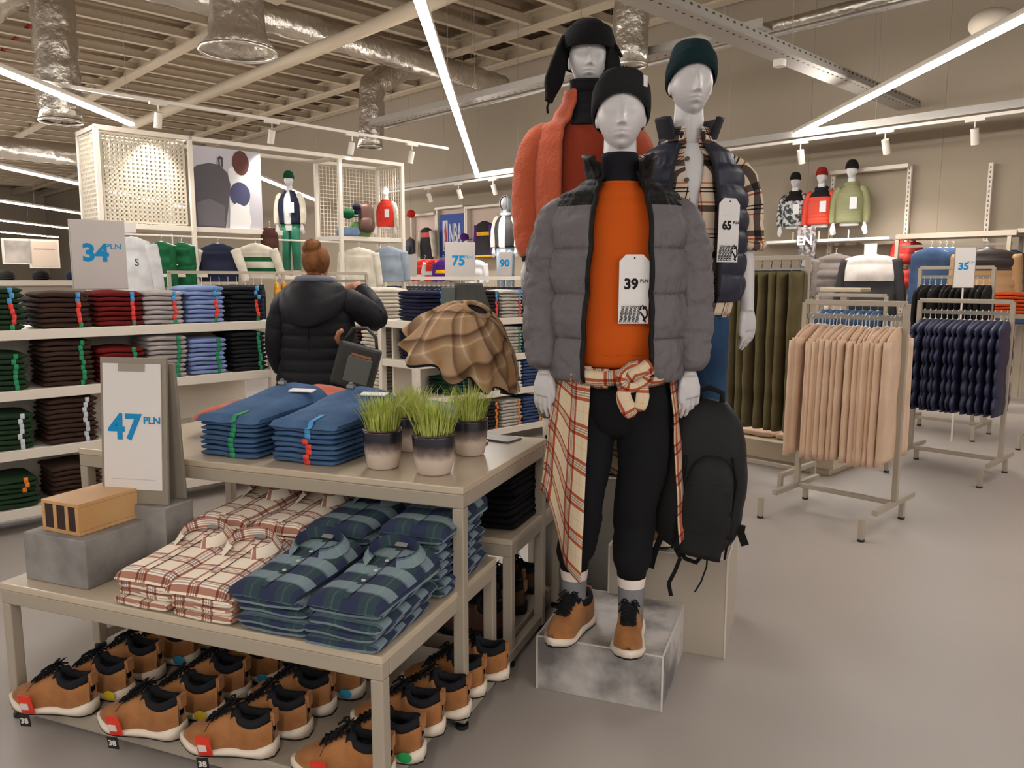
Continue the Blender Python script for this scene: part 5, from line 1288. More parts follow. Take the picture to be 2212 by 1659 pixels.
def sock_shoe(parent, x, y, yaw, m_sock=None, lean=0, shoe=True, mats=None, z0=0.0, s=1.0):
    """shoe with the toe towards -y, plus sock tube; children of parent"""
    sh = bpy.data.objects.new('shoe', None); C.objects.link(sh); sh.parent = parent; sh.location = (x, y-.05, z0); sh.rotation_euler = (0, 0, PI/2+yaw)
    for k, me in SHP.items():
        if mats and k in mats: me = me.copy(); ms = list(me.materials); me.materials.clear(); [me.materials.append(mats[k] if i == 0 else z) for i, z in enumerate(ms)]
        o = bpy.data.objects.new(k, me); C.objects.link(o); o.parent = sh; o.scale = (s,)*3
    return sh
Wl, Wr = (-.243, -.035, .945), (.243, -.035, .945)
q = MB(); body(q, Wl, Wr); hand(q, Wl, -1, yaw=R(-28)); hand(q, Wr, 1, yaw=R(28))
BODY = remesh(q, .0036, 2, 'body', Mskin)
q = MB(); body(q, Wl, Wr); hand(q, Wl, -1); hand(q, Wr, 1); BODYL = remesh(q, .010, 2, 'body', Mskin)

# ---------------------------------------------------------------- plinths
def plinth(label, fr, W_, D_, H_, m, rz=TR, edge=True):
    c = Vector((fr[0]-W_/2*math.cos(R(rz))-(D_/2)*math.sin(R(rz)), fr[1]-W_/2*math.sin(R(rz))+(D_/2)*math.cos(R(rz)), 0))
    t = thing('plinth', label, 'plinth', c, R(rz), 'plinths under the mannequins'); q = MB(); q.box((0, 0, H_/2), (W_, D_, H_)); build('plinth_body', q, m, t, bev=.002)
    if edge:
        q = MB()
        for y in (-D_/2, D_/2): q.box((0, y, H_), (W_, .006, .004))
        for x in (-W_/2, W_/2): q.box((x, 0, H_), (.006, D_, .004))
        for x in (-W_/2, W_/2): q.box((x, -D_/2, H_/2), (.006, .004, H_))
        build('edge_trim', q, mat('edge_light', (206, 200, 192), .5), t)
    return t
plinth('low mottled concrete plinth under the front mannequin', (.505, 2.475), .445, .47, .198, Mconcl)
plinth('tall greige plinth behind the low one, under the navy vest mannequin', (.818, 2.85), .46, .44, .398, mat('greige_board', (176, 164, 150), .6))
plinth('tallest concrete plinth at the back, under the orange jacket mannequin', (.475, 3.30), .40, .42, .593, mat('concrete_pale', (182, 178, 172), .75, var=(2.5, (162, 158, 152))))

# ================================================================= FRONT MANNEQUIN
M1 = thing('mannequin', 'front mannequin in a grey puffer jacket over an orange sweatshirt, on the low plinth', 'mannequin', (.362, 2.70, .2), R(-5), 'three mannequins in the foreground')
build('body', BODY, None, M1)
Mpg = mat('puffer_grey', (106, 101, 104), .62, bump=(7, .9, .05), sheen=.25); Mpk = mat('puffer_black', (22, 21, 21), .65, bump=(7, .9, .05), sheen=.2)
jk = [(.90, .205, .165, 0), (.93, .226, .178, 0), (1.10, .232, .178, 0), (1.30, .234, .175, 0), (1.42, .232, .165, .005), (1.49, .222, .150, .008), (1.525, .190, .132, .010), (1.56, .130, .108, .013), (1.585, .100, .092, .015), (1.60, .092, .088, .015)]
def arcM1(z):
    t = sstep(.92, 1.50, z); n_ = sstep(1.50, 1.60, z); l = R(31-8*t+14*n_); r_ = R(27-3*t+14*n_); return (-PI/2+r_, 3*PI/2-l)
jb = bpy.data.objects.new('puffer_jacket', None); C.objects.link(jb); jb.parent = M1; jb['label'] = 'grey puffer jacket with a black yoke'
shell(.915, 1.60, 140, jk, arcM1, .147, .91, .095, 3, seg=150, mf=lambda z, k: 1 if z > 1.487 else 0, mats=[Mpg, Mpk], parent=jb, wr=.040)
for sg in (-1, 1):
    path = [(sg*.150, .01, 1.475), (sg*.196, .006, 1.445), (sg*.230, .003, 1.36), (sg*.248, .0, 1.20), (sg*.250, -.014, 1.08), (sg*.244, -.03, .975), (sg*.243, -.034, .945)]
    s_, pts = sleeve(path, [.060, .074, .076, .073, .072, .062, .040], 130, .118, .13, 5+sg, [Mpg, Mpk], jb, wr=.10, seg=60)
    q = MB(); q.tube([(sg*.243, -.033, .985), (sg*.243, -.034, .945)], [.050, .042], 28, disp=lambda i, k, a, v: 1+.02*math.cos(k*PI)); build('cuff', q, Mpg, jb, smooth=True)
# edges of the opening with zip, and stand collar
for side in (0, 1):
    q = MB(); pts = []
    for i in range(41):
        z = .915+(1.60-.915)*i/40; rx, ry, cy = interp(jk, z); a = arcM1(z)[0 if side == 0 else 1]; g = 1+puffz(z, .91, .147, .075); pts.append((rx*g*math.cos(a), cy+ry*g*math.sin(a)-.004, z))
    q.tube(pts, .0085, 8); build('zip_edge', q, Mpk, jb, smooth=True)
q = MB()
def colr(u, v):
    a = -PI/2+R(36)+u*(2*PI-R(76)); fl_ = (abs(u-.5)*2)**4; r = .090+.012*v+.034*fl_*v
    return (math.cos(a)*r*1.08, .014+math.sin(a)*r*1.0-.012*fl_*v, 1.572+.088*v+.012*nz(u*7, v*3, 2)-.020*fl_*v+.010*math.sin(u*9)*v)
q.grid(colr, 60, 12); build('stand_collar', q, Mpk, jb, smooth=True, solid=.022)
# orange sweatshirt
Mor = mat('sweatshirt_orange', (196, 84, 20), .9, bump=(140, .3, .002), sheen=.3)
sw = [(.955, .150, .122, 0), (.975, .163, .130, 0), (1.05, .178, .138, 0), (1.25, .182, .140, 0), (1.40, .178, .132, .002), (1.48, .150, .118, .006), (1.53, .112, .098, .01), (1.562, .076, .080, .012), (1.572, .070, .076, .012)]
shb = shell(.955, 1.572, 60, sw, lambda z: (0, 2*PI), .3, 0, .0, 9, mats=[Mor], parent=M1, name='orange_sweatshirt', wr=.012, solid=.004)
q = MB(); q.tube([(math.cos(x*PI/24)*.074, .012+math.sin(x*PI/24)*.079, 1.566) for x in range(49)], .006, 8, cap=False, up=(0, 0, 1)); build('neck_rib', q, Mor, shb, smooth=True)
q = MB(); q.tube([(math.cos(x*PI/24)*.166, math.sin(x*PI/24)*.133, 1.002) for x in range(49)], .0022, 6, cap=False, up=(0, 0, 1)); build('hem_seam', q, mat('orange_seam', (180, 70, 10), .9), shb, smooth=True)
Mtur = mat('turtleneck', (24, 24, 30), .9, bump=(200, .3, .002))
q = MB(); q.tube([(0, .010, 1.535), (0, .010, 1.57), (0, .010, 1.61), (0, .010, 1.655), (0, .010, 1.668)], [.078, .068, .0635, .0625, .060], 60, ry=[.084, .075, .069, .067, .064], disp=lambda i, k, a, v: 1+.006*math.cos(k*PI)+.015*nz(a, i, 3)); build('turtleneck', q, Mtur, M1, smooth=True)
price_tag(shb, (.045, -.1525, 1.108), .098, .222, '39', .046, .12, R(1))
beanie(M1, mat('beanie_black', (34, 34, 35), .95, bump=(120, .4, .003)), zlow=1.848, cuff=.072, top=1.935, tilt=R(0), lab=True)
# trousers
Mtr = mat('trousers_black', (19, 19, 22), .9, bump=(60, .3, .003))
tb = bpy.data.objects.new('black_trousers', None); C.objects.link(tb); tb.parent = M1
q = MB(); q.tube([(0, 0, .97), (0, 0, .90), (0, 0, .82), (0, 0, .74), (0, 0, .70)], [.155, .175, .178, .15, .06], 40, ry=[.115, .128, .128, .10, .05], disp=lambda i, k, a, v: 1+.03*nz(a*2, i, 1))
build('seat', q, Mtr, tb, smooth=True)
for sg, (kx, ky, ax, ay) in ((-1, (-.112, -.035, -.138, -.02)), (1, (.075, -.03, .062, -.075))):
    s_, pts = sleeve([(sg*.088, 0, .90), (sg*.096, -.005, .76), (sg*.10, -.02, .62), (kx, ky, .48), (kx+.3*(ax-kx), ky+.01, .38), (ax, ay, .28), (ax, ay, .235)], [.096, .098, .088, .074, .072, .066, .040], 60, 0, 0, 11+sg, [Mtr], tb, name='trouser_leg', wr=.035)
    q = MB(); q.tube([(ax, ay, .262), (ax, ay, .225)], [.052, .049], 24, disp=lambda i, k, a, v: 1+.02*math.cos(k*PI)); build('leg_cuff', q, Mtr, tb, smooth=True)
    Mso = mat('sock_grey', (126, 126, 130), .95, bump=(90, .4, .003)); Msw = mat('sock_band', (226, 212, 202), .95)
    q = MB(); q.tube([(ax, ay, .235), (ax, ay, .215), (ax, ay, .19), (ax, ay, .12), (ax, ay+.01, .06)], [.047, .049, .046, .043, .042], 24, mf=lambda i, k: 1 if i < 2 else 0, disp=lambda i, k, a, v: 1+.015*math.cos(k*PI)); build('sock', q, [Mso, Msw], M1, smooth=True)
    sh = sock_shoe(M1, ax-.004 if sg > 0 else ax-.012, ay-.005, R(-26) if sg < 0 else R(-6), mats=None)
# flannel shirt tied round the waist
Mfw = plaid('flannel_waist', (232, 222, 206), [(.04, .14, (184, 100, 72)), (.17, .21, (158, 156, 164)), (.24, .28, (158, 156, 164)), (.31, .41, (184, 100, 72)), (.72, .76, (236, 208, 170))], [(.04, .14, (184, 100, 72)), (.17, .21, (158, 156, 164)), (.24, .28, (158, 156, 164)), (.31, .41, (184, 100, 72)), (.72, .76, (236, 208, 170))], .105, mixf='mul')
fw = bpy.data.objects.new('tied_flannel_shirt', None); C.objects.link(fw); fw.parent = M1; fw['label'] = 'cream plaid flannel shirt tied round the waist'
def drape(u, v):
    # u 0..1 goes from the front right (+x) round the back to the front left (-x)
    a = -PI/2+R(62)+u*(2*PI-R(62)-R(26)); zt_ = .965; zb = .62
    ln = .40+.30*sstep(.55, .98, u)+.03*math.sin(u*19); ln = .44+.30*sstep(.80, .99, u)+.02*math.sin(u*50)-.05*sstep(.0, .15, u)*0
    if u < .12: ln = .62-1.2*u
    z = zt_-v*ln; fl_ = 1.07+.27*v+.075*v**.7*math.sin(u*38+2*math.sin(u*9))+.04*nz(u*16, v*5, 2)
    wf_ = 1 if u < .85 else 1
    return (math.cos(a)*.188*fl_, .01+math.sin(a)*.150*fl_, z)
q = MB(); q.grid(drape, 110, 34, uvf=lambda u, v: (u*1.15, -v*.62)); build('shirt_body', q, Mfw, fw, smooth=True, solid=.004)
q = MB(); n = 60; pts = []
for i in range(n+1):
    a = -PI/2+R(10)+(2*PI-R(20))*i/n; pts.append((math.cos(a)*.186, math.sin(a)*.150, .955-.030*math.cos(a+PI/2)))
q.tube(pts, .020, 14, ry=[.034]*(n+1), cap=True, up=(0, 0, 1), disp=lambda i, k, a, v: 1+.18*nz(a*2, i*.5, 3)); build('tied_sleeve', q, Mfw, fw, smooth=True)
for (p0, p1, r_) in (((-.15, -.125, .935), (.065, -.160, .945), .026), ((.06, -.165, .950), (.15, -.11, .935), .024)):
    P0, P1 = Vector(p0), Vector(p1); q = MB(); q.tube([P0.lerp(P1, i/12)+Vector((0, -.012*math.sin(i/12*PI), -.012*math.sin(i/12*PI))) for i in range(13)], r_, 14, ry=[r_*.8]*13, disp=lambda i, k, a, v: 1+.2*nz(a*3, i*.6, 7)); build('tied_sleeve', q, Mfw, fw, smooth=True)
q = MB(); kn = (.052, -.185, .938)
q.tube([(kn[0]+.042*math.cos(i/14*PI*2)*1.0, kn[1]-.004*math.sin(i), kn[2]+.030*math.sin(i/14*PI*2)+.010*math.cos(i/14*PI*2)) for i in range(15)], .022, 14, cap=False, up=(0, 1, 0), disp=lambda i, k, a, v: 1+.25*nz(a*3, i*.9, 5)); q.sphere(kn, (.034, .026, .026), 16, 10)
q.tube([(kn[0]-.04, kn[1]+.01, kn[2]-.02), (kn[0], kn[1]-.02, kn[2]+.012), (kn[0]+.045, kn[1]-.005, kn[2]+.045)], [.018, .024, .018], 14, disp=lambda i, k, a, v: 1+.2*nz(a*3, i, 1)); build('knot', q, Mfw, fw, smooth=True)
for pts, rr in (([(kn[0]-.02, kn[1], kn[2]-.01), (kn[0]-.045, kn[1]-.012, kn[2]-.055), (kn[0]-.02, kn[1]-.012, kn[2]-.105), (kn[0]+.0, kn[1]-.01, kn[2]-.13)], [.018, .026, .030, .022]), ([(kn[0]+.02, kn[1], kn[2]-.01), (kn[0]+.030, kn[1]-.01, kn[2]-.06), (kn[0]+.012, kn[1]-.016, kn[2]-.115)], [.018, .024, .022])):
    q = MB(); q.tube(pts, rr, 16, ry=[x*.5 for x in rr], disp=lambda i, k, a, v: 1+.15*nz(a*2, i, 4)); build('sleeve_end', q, Mfw, fw, smooth=True, sub=1)

# ================================================================= NAVY VEST MANNEQUIN
M3 = thing('mannequin', 'right mannequin in a navy quilted vest over a plaid overshirt, dark teal beanie', 'mannequin', (.685, 3.13, .4), R(2), 'three mannequins in the foreground')
build('body', BODY, None, M3)
Mnv = mat('vest_navy', (24, 27, 50), .5, bump=(20, .5, .005), sheen=.25); Mnl = mat('vest_lining', (40, 40, 46), .7)
vz = [(.965, .205, .155, 0), (.99, .222, .165, 0), (1.2, .230, .165, 0), (1.35, .228, .16, 0), (1.45, .212, .148, .005), (1.52, .168, .125, .01), (1.57, .11, .098, .015), (1.60, .098, .09, .015)]
vt = bpy.data.objects.new('quilted_vest', None); C.objects.link(vt); vt.parent = M3; vt['label'] = 'navy quilted vest'
av = lambda z: (-PI/2+R(24-4*sstep(1.0, 1.5, z)), 3*PI/2-R(34-8*sstep(1.0, 1.5, z)))
shell(.97, 1.60, 80, vz, av, .083, .985, .085, 13, seg=130, mats=[Mnv], parent=vt, wr=.022)
q = MB(); q.grid(lambda u, v: (lambda a, fl_: (math.cos(a)*(.096+.02*v+.035*fl_*v), .016+math.sin(a)*(.098+.016*v), 1.575+.095*v-.012*fl_))(-PI/2+R(38)+u*(2*PI-R(76)), (abs(u-.5)*2)**4), 56, 10); build('stand_collar', q, Mnl, vt, smooth=True, solid=.02)
for side in (0, 1):
    q = MB(); pts = []
    for i in range(31):
        z = .99+.61*i/30; rx, ry, cy = interp(vz, z); a = av(z)[side]; pts.append((rx*1.0*math.cos(a), cy+ry*math.sin(a)-.004, z))
    q.tube(pts, .009, 8); build('zip_edge', q, Mnl, vt, smooth=True)
Mps = plaid('overshirt_plaid', (234, 224, 212), [(.10, .13, (60, 54, 56)), (.20, .23, (60, 54, 56)), (.30, .33, (206, 116, 84)), (.62, .84, (88, 80, 78))], [(.08, .11, (50, 46, 48)), (.16, .19, (50, 46, 48)), (.27, .30, (210, 112, 78)), (.66, .80, (96, 86, 84)), (.84, .88, (196, 104, 70))], .17, mixf='mul')
ov = bpy.data.objects.new('plaid_overshirt', None); C.objects.link(ov); ov.parent = M3; ov['label'] = 'cream overshirt with dark and orange plaid'
oz = [(.905, .18, .142, 0), (1.0, .192, .148, 0), (1.3, .195, .142, 0), (1.43, .19, .13, .004), (1.50, .165, .115, .008), (1.56, .09, .085, .012), (1.59, .078, .078, .012)]
shell(.915, 1.59, 50, oz, lambda z: (-PI/2+R(2+13*sstep(1.3, 1.6, z)), 3*PI/2-R(6+12*sstep(1.3, 1.6, z))), .3, 0, 0, 17, mats=[Mps], parent=ov, name='shirt_body', wr=.02, solid=.005)
for sg in (-1, 1):
    s_, pts = sleeve([(sg*.14, .01, 1.485), (sg*.19, .006, 1.452), (sg*.224, .005, 1.38), (sg*.238, .010, 1.27), (sg*.242, .010, 1.19), (sg*.245, .006, 1.165)], [.054, .068, .070, .068, .070, .056], 50, 0, 0, 21+sg, [Mps], ov, wr=.07, name='rolled_sleeve')
    q = MB(); q.tube([(math.cos(x*PI/14)*.058+sg*.243, .008+math.sin(x*PI/14)*.058, 1.185+.004*math.cos(x)) for x in range(29)], .020, 12, cap=False, up=(0, 0, 1), disp=lambda i, k, a, v: 1+.2*nz(a*2, i*.8, sg)); build('sleeve_roll', q, Mps, ov, smooth=True)
q = MB(); q.grid(lambda u, v: (lambda a: (math.cos(a)*(.078+.034*v), .012+math.sin(a)*(.080+.03*v), 1.612-.042*v+.014*(1-v)))(-PI/2+R(22)+u*(2*PI-R(44))), 50, 6, uvf=lambda u, v: (u*.5, v*.08)); build('shirt_collar', q, Mps, ov, smooth=True, solid=.004)
for z in (1.50, 1.42, 1.34, 1.26): 
    q = MB(); rx, ry, cy = interp(oz, z); a = -PI/2-R(11); q.cyl((rx*math.cos(a), cy+ry*math.sin(a)-.0, z), (rx*math.cos(a), cy+ry*math.sin(a)-.009, z), .0085, 12); build('button', q, mat('button_brown', (60, 44, 38), .4), ov)
for sg in (-1, 1):
    q = MB(); q.sphere((sg*.046, -.094, 1.562), (.015, .008, .011), 12, 8); build('corduroy_collar_tip', q, mat('corduroy_brown', (82, 60, 50), .9), ov, smooth=True)
q = MB(); vest(q, [(1.0, .170, .128), (1.3, .174, .128), (1.42, .168, .120), (1.50, .125, .102, .006), (1.545, .085, .084, .010), (1.556, .078, .08, .011)], seg=48); build('white_t_shirt', q, mat('tee_white', (214, 212, 214), .9), M3, smooth=True)
price_tag(vt, (.118, -.160, 1.115), .098, .235, '65', .044, .42, R(1))
beanie(M3, mat('beanie_teal', (20, 42, 46), .95, bump=(140, .4, .003)), zlow=1.852, cuff=.06, top=1.950, tilt=R(0), rib=False, drop=.10)
Mdj = mat('jeans_deep', (44, 72, 104), .85, bump=(160, .3, .003), var=(8, (34, 58, 88)))
tj = bpy.data.objects.new('blue_jeans', None); C.objects.link(tj); tj.parent = M3
q = MB(); q.tube([(0, 0, .98), (0, 0, .90), (0, 0, .82), (0, 0, .74)], [.15, .165, .17, .12], 36, ry=[.115, .122, .122, .08]); build('seat', q, Mdj, tj, smooth=True)
for sg in (-1, 1): sleeve([(sg*.085, 0, .90), (sg*.095, 0, .70), (sg*.10, -.01, .50), (sg*.105, .01, .30), (sg*.108, .01, .10)], [.092, .088, .076, .066, .064], 40, 0, 0, 31+sg, [Mdj], tj, name='trouser_leg', wr=.03)
for sg in (-1, 1): sock_shoe(M3, sg*.11, .0, R(-6)*sg)

# ================================================================= ORANGE JACKET MANNEQUIN
M2 = thing('mannequin', 'back mannequin in an orange fleece jacket with a black trapper hat', 'mannequin', (.325, 3.52, .595), R(0), 'three mannequins in the foreground')
build('body', BODY, None, M2)
Mfl = mat('fleece_orange', (190, 90, 60), .95, bump=(60, .9, .008), sheen=.6); Mrib = mat('knit_rust', (146, 58, 38), .95, bump=(10, .1)); 
fj = bpy.data.objects.new('fleece_jacket', None); C.objects.link(fj); fj.parent = M2; fj['label'] = 'orange fleece jacket'
jz = [(.92, .225, .17, 0), (1.0, .238, .175, 0), (1.3, .240, .172, 0), (1.42, .230, .16, .005), (1.49, .212, .145, .008), (1.55, .14, .11, .012), (1.62, .10, .095, .015), (1.66, .092, .09, .015)]
shell(.93, 1.66, 60, jz, lambda z: (-PI/2+R(26), 3*PI/2-R(30)), .4, 0, 0, 23, mats=[Mfl], parent=fj, name='jacket_body', wr=.02, solid=.014)
for sg in (-1, 1):
    sleeve([(sg*.15, .01, 1.48), (sg*.20, .006, 1.45), (sg*.238, .003, 1.36), (sg*.254, .0, 1.20), (sg*.255, -.014, 1.08), (sg*.246, -.03, .99), (sg*.244, -.034, .955)], [.056, .072, .074, .072, .068, .060, .042], 60, 0, 0, 41+sg, [Mfl], fj, wr=.045)
    q = MB(); q.tube([(sg*.244, -.034, .965), (sg*.243, -.034, .935)], [.040, .038], 20); build('cuff', q, Mpk, fj, smooth=True)
q = MB(); vest(q, [(.95, .165, .128), (1.05, .178, .138), (1.3, .182, .138), (1.42, .174, .128), (1.50, .138, .11, .006), (1.55, .095, .09, .01), (1.60, .075, .078, .012)], seg=160, disp=lambda i, k, a, v: 1+.008*math.cos(k*PI)); build('ribbed_sweater', q, Mrib, M2, smooth=True)
gt = [(1.505, .108, .118, .004), (1.56, .082, .095, .004), (1.60, .072, .084, .004), (1.65, .070, .086, .0), (1.685, .074, .098, -.006), (1.705, .0765, .103, -.009)]
q = MB(); n = 26; Z_ = [1.505+.20*i/n for i in range(n+1)]; G_ = [interp(gt, z) for z in Z_]
q.tube([(0, g[2], z) for z, g in zip(Z_, G_)], [g[0] for g in G_], 60, ry=[g[1] for g in G_], disp=lambda i, k, a, v: 1+.05*nz(math.cos(a)*2, math.sin(a)*2, i*.45)*(1-i/n*.6)+.02*math.sin(i*1.3+a*2)*(1-i/n), cap=False)
build('neck_gaiter', q, mat('gaiter_black', (26, 26, 29), .9, bump=(60, .4, .004)), M2, smooth=True, solid=.003)
Mhat = mat('hat_black', (24, 24, 25), .95, bump=(70, .8, .008), sheen=.3)
hat = bpy.data.objects.new('trapper_hat', None); C.objects.link(hat); hat.parent = M2; hat['label'] = 'black trapper hat with hanging ear flaps'
q = MB(); n = 20; q.tube([(0, -.008, 1.835+.115*math.sin(i/n*PI/2)) for i in range(n+1)], [.094*max(.01, math.cos(i/n*PI/2)**.55) for i in range(n+1)], 60, ry=[.112*max(.01, math.cos(i/n*PI/2)**.55) for i in range(n+1)]); build('crown', q, Mhat, hat, smooth=True)
q = MB(); q.grid(lambda u, v: (lambda a, e: (math.cos(a)*(.098+.008*math.sin(v*PI)), -.008+math.sin(a)*(.116+.010*math.sin(v*PI)), 1.822+.085*v*(1-.35*e)+.01*e))(-PI+u*PI, (abs(u-.5)*2)**3), 40, 12); build('front_flap', q, Mhat, hat, smooth=True, solid=.014)
for sg, spread in ((-1, .060), (1, .012)):
    def flap(u, v):
        wd = .075*math.sin(min(1, v*1.25+.12)*PI/2)*(1-sstep(.62, 1.0, v)*.72)
        cx_ = .100+spread*v*1.15; return (sg*(cx_+(u-.5)*wd), -.035+.05*(u-.5)*sg-.02*v+.012*math.sin(v*PI), 1.875-.27*v)
    q = MB(); q.grid(flap, 14, 26); build('ear_flap', q, Mhat, hat, smooth=True, solid=.016)
    q = MB(); q.tube([(sg*(.105+spread), -.05, 1.61), (sg*(.115+spread), -.052, 1.585), (sg*(.112+spread), -.052, 1.56)] if sg < 0 else [(.104, -.02, 1.86), (.125, -.03, 1.83), (.142, -.03, 1.795)], .0075 if sg > 0 else .005, 8); build('flap_strap', q, Mhat, hat, smooth=True)
q = MB(); q.grid(lambda u, v: (lambda a: (math.cos(a)*.098, -.008+math.sin(a)*.116, 1.85-.09*v))(R(10)+u*R(160)), 30, 8); build('neck_flap', q, Mhat, hat, smooth=True, solid=.01)
Mkh = fabric('khaki', (130, 122, 92))
tk = bpy.data.objects.new('khaki_trousers', None); C.objects.link(tk); tk.parent = M2
q = MB(); q.tube([(0, 0, .98), (0, 0, .90), (0, 0, .82), (0, 0, .74)], [.15, .165, .17, .12], 36, ry=[.115, .122, .122, .08]); build('seat', q, Mkh, tk, smooth=True)
for sg in (-1, 1): sleeve([(sg*.085, 0, .90), (sg*.095, 0, .70), (sg*.11, -.01, .50), (sg*.13, .01, .34), (sg*.14, .01, .26), (sg*.14, .01, .235)], [.092, .09, .084, .078, .070, .05], 40, 0, 0, 51+sg, [Mkh], tk, name='trouser_leg', wr=.04)
for sg in (-1, 1):
    q = MB(); q.tube([(sg*.14, .01, .25), (sg*.14, .01, .10)], [.046, .043], 20); build('sock', q, MATS['sock_band'], M2, smooth=True)
    sock_shoe(M2, sg*.14, .01, R(-8)*sg, mats={'upper': mat('sneaker_rust', (150, 74, 50), .7)})

# ================================================================= BLACK BACKPACK (held by the front mannequin)
Mbp = mat('backpack_black', (30, 30, 31), .62, bump=(9, .5, .012)); Mbp2 = mat('backpack_strap', (20, 20, 21), .8)
hp = M1.matrix_world
bc_ = onY(1512, 1060, 2.68)
BPK = thing('backpack', 'black backpack hanging from the front mannequin\'s hand, straps dangling', 'backpack', (bc_.x-.0, 2.70, .60), (R(2), R(7), R(-22)))
H_ = .56; n = 34; zz = [-H_/2+H_*i/n+.16 for i in range(n+1)]
def prof(t): return (1-abs(2*t-1)**5.0)**.5 if 0 < t < 1 else .05
rx = [.158*max(.35, prof(i/n))*(1-.30*sstep(.45, 1, i/n)) for i in range(n+1)]; ry = [.085*max(.3, prof(i/n))*(1-.2*sstep(.6, 1, i/n)) for i in range(n+1)]
sq = lambda a: 1/max(abs(math.cos(a))**3+abs(math.sin(a))**3, .1)**(1/3)
q = MB(); q.tube([(-.012*math.sin(i/n*PI), 0, z) for i, z in enumerate(zz)], rx, 48, ry=ry, disp=lambda i, k, a, v: sq(a)*(1+.018*nz(math.cos(a)*3, math.sin(a)*3, i*.3))); build('pack_body', q, Mbp, BPK, smooth=True)
q = MB(); n2 = 24; q.tube([(.03, -.066-.018*math.sin(i/n2*PI), -.10+.37*i/n2) for i in range(n2+1)], [.098*max(.3, prof(i/n2))*(1-.25*i/n2) for i in range(n2+1)], 36, ry=[.042*max(.25, prof(i/n2)) for i in range(n2+1)], disp=lambda i, k, a, v: sq(a)*(1+.02*nz(a, i*.3, 2))); build('front_pocket', q, Mbp, BPK, smooth=True)
q = MB(); q.tube([(.035, -.108, -.09+.27*i/14) for i in range(15)], [.072]*15, 24, ry=[.012]*15, disp=lambda i, k, a, v: sq(a)); build('front_panel', q, Mbp, BPK, smooth=True)
for pts in ([(.118-.0*i, -.075, -.09+.33*i/12) if i < 11 else (.09, -.075, .27) for i in range(13)], [(-.062, -.088, -.09+.34*i/12) for i in range(13)]):
    q = MB(); q.tube(pts, .0045, 8); build('zip', q, Mbp2, BPK, smooth=True)
q = MB(); q.box((.05, -.100, .0), (.17, .006, .016)); q.box((.05, -.104, .085), (.15, .006, .014)); build('compression_strap', q, Mbp2, BPK)
q = MB(); q.tube([(-.05, .0, .425), (-.062, -.0, .462), (-.03, 0, .482), (.015, 0, .47), (.02, 0, .425)], .010, 10); build('top_handle', q, Mbp2, BPK, smooth=True)
for pts, w_ in (([(-.115, -.03, -.08), (-.125, -.035, -.13), (-.13, -.04, -.17), (-.132, -.04, -.205)], .022), ([(-.06, -.03, -.11), (-.035, -.035, -.14), (-.045, -.045, -.19), (-.06, -.05, -.24), (-.045, -.05, -.285)], .014), ([(.05, .02, -.115), (.055, .015, -.17), (.045, .01, -.23), (.03, .0, -.27)], .006)):
    q = MB()
    P_ = [Vector(p) for p in pts]
    for i in range(len(P_)-1): q.bar(P_[i], P_[i+1], w_, .003, up=(0, 1, 0))
    build('dangling_strap', q, Mbp2, BPK)
q = MB(); q.tube([(-.04, -.02, -.118), (-.02, -.02, -.145), (.02, -.02, -.150), (.035, -.02, -.12)], .008, 10); build('bottom_loop', q, Mbp2, BPK, smooth=True)
q = MB(); q.bar((.14, -.02, .02), (.175, -.03, -.04), .026, .006, up=(0, 1, 0)); q.box((.15, -.02, .01), (.03, .014, .03)); build('side_buckle', q, Mbp2, BPK)
for sg in (-1,):
    q = MB(); q.grid(lambda u, v: (-.105-.045*math.sin(v*PI)+.0*u, .03-.06*u*0-.05+.05*u, -.06+.44*v), 4, 20); build('shoulder_strap', q, Mbp2, BPK, smooth=True, solid=.014)
# ================================================================= WOMAN SEEN FROM BEHIND
Msk = mat('skin', (206, 150, 122), .6); Mhair = mat('hair_ginger', (134, 88, 50), .7, bump=(50, .8, .006), var=(16, (96, 56, 28)))
Mcoat = mat('coat_black', (20, 21, 25), .6, bump=(14, .5, .008)); Mgcol = mat('fleece_collar', (112, 114, 128), .9)
PW = thing('person', 'person with a ginger bun seen from behind, long black quilted coat, right hand raised', 'person', (-1.25, 5.05, -.04), R(180-6))
# local front is -y, so the person looks away from us; her right arm is at local -x
WR, WLft = (.09, -.24, 1.50), (.30, -.02, .90)
q = MB(); head_grid(q, (0, -.02, 1.585), .93)
q.tube([(0, .02, 1.58), (0, .015, 1.50), (0, .01, 1.40)], [.05, .052, .07], 20)
q.tube([(0, 0, .70), (0, 0, .85), (0, 0, 1.02), (0, 0, 1.2), (0, 0, 1.33), (0, .01, 1.40)], [.17, .185, .155, .165, .16, .08], 26, ry=[.12, .125, .11, .115, .10, .07])
R_sh = Vector((-.165, 0, 1.36)); R_el = Vector((-.36, -.05, 1.25)); R_wr = Vector((-.20, -.21, 1.455))
q.tube([(-.08, 0, 1.36), R_sh, R_sh.lerp(R_el, .5), R_el, R_el.lerp(R_wr, .5), R_wr], [.05, .055, .046, .04, .036, .026], 16)
L_sh = Vector((.165, 0, 1.36)); L_el = Vector((.25, .03, 1.10)); L_wr = Vector((.27, -.05, .88))
q.tube([(.08, 0, 1.36), L_sh, L_sh.lerp(L_el, .5), L_el, L_el.lerp(L_wr, .5), L_wr], [.05, .055, .046, .04, .036, .026], 16)
hand(q, L_wr, 1, .92)
o = len(q.v); hand(q, (0, 0, 0), -1, .92, curl=.8)
q.xf(Matrix.Translation(R_wr) @ Matrix.Rotation(R(120), 4, 'Y') @ Matrix.Rotation(R(200), 4, 'X') @ Matrix.Identity(4), o)
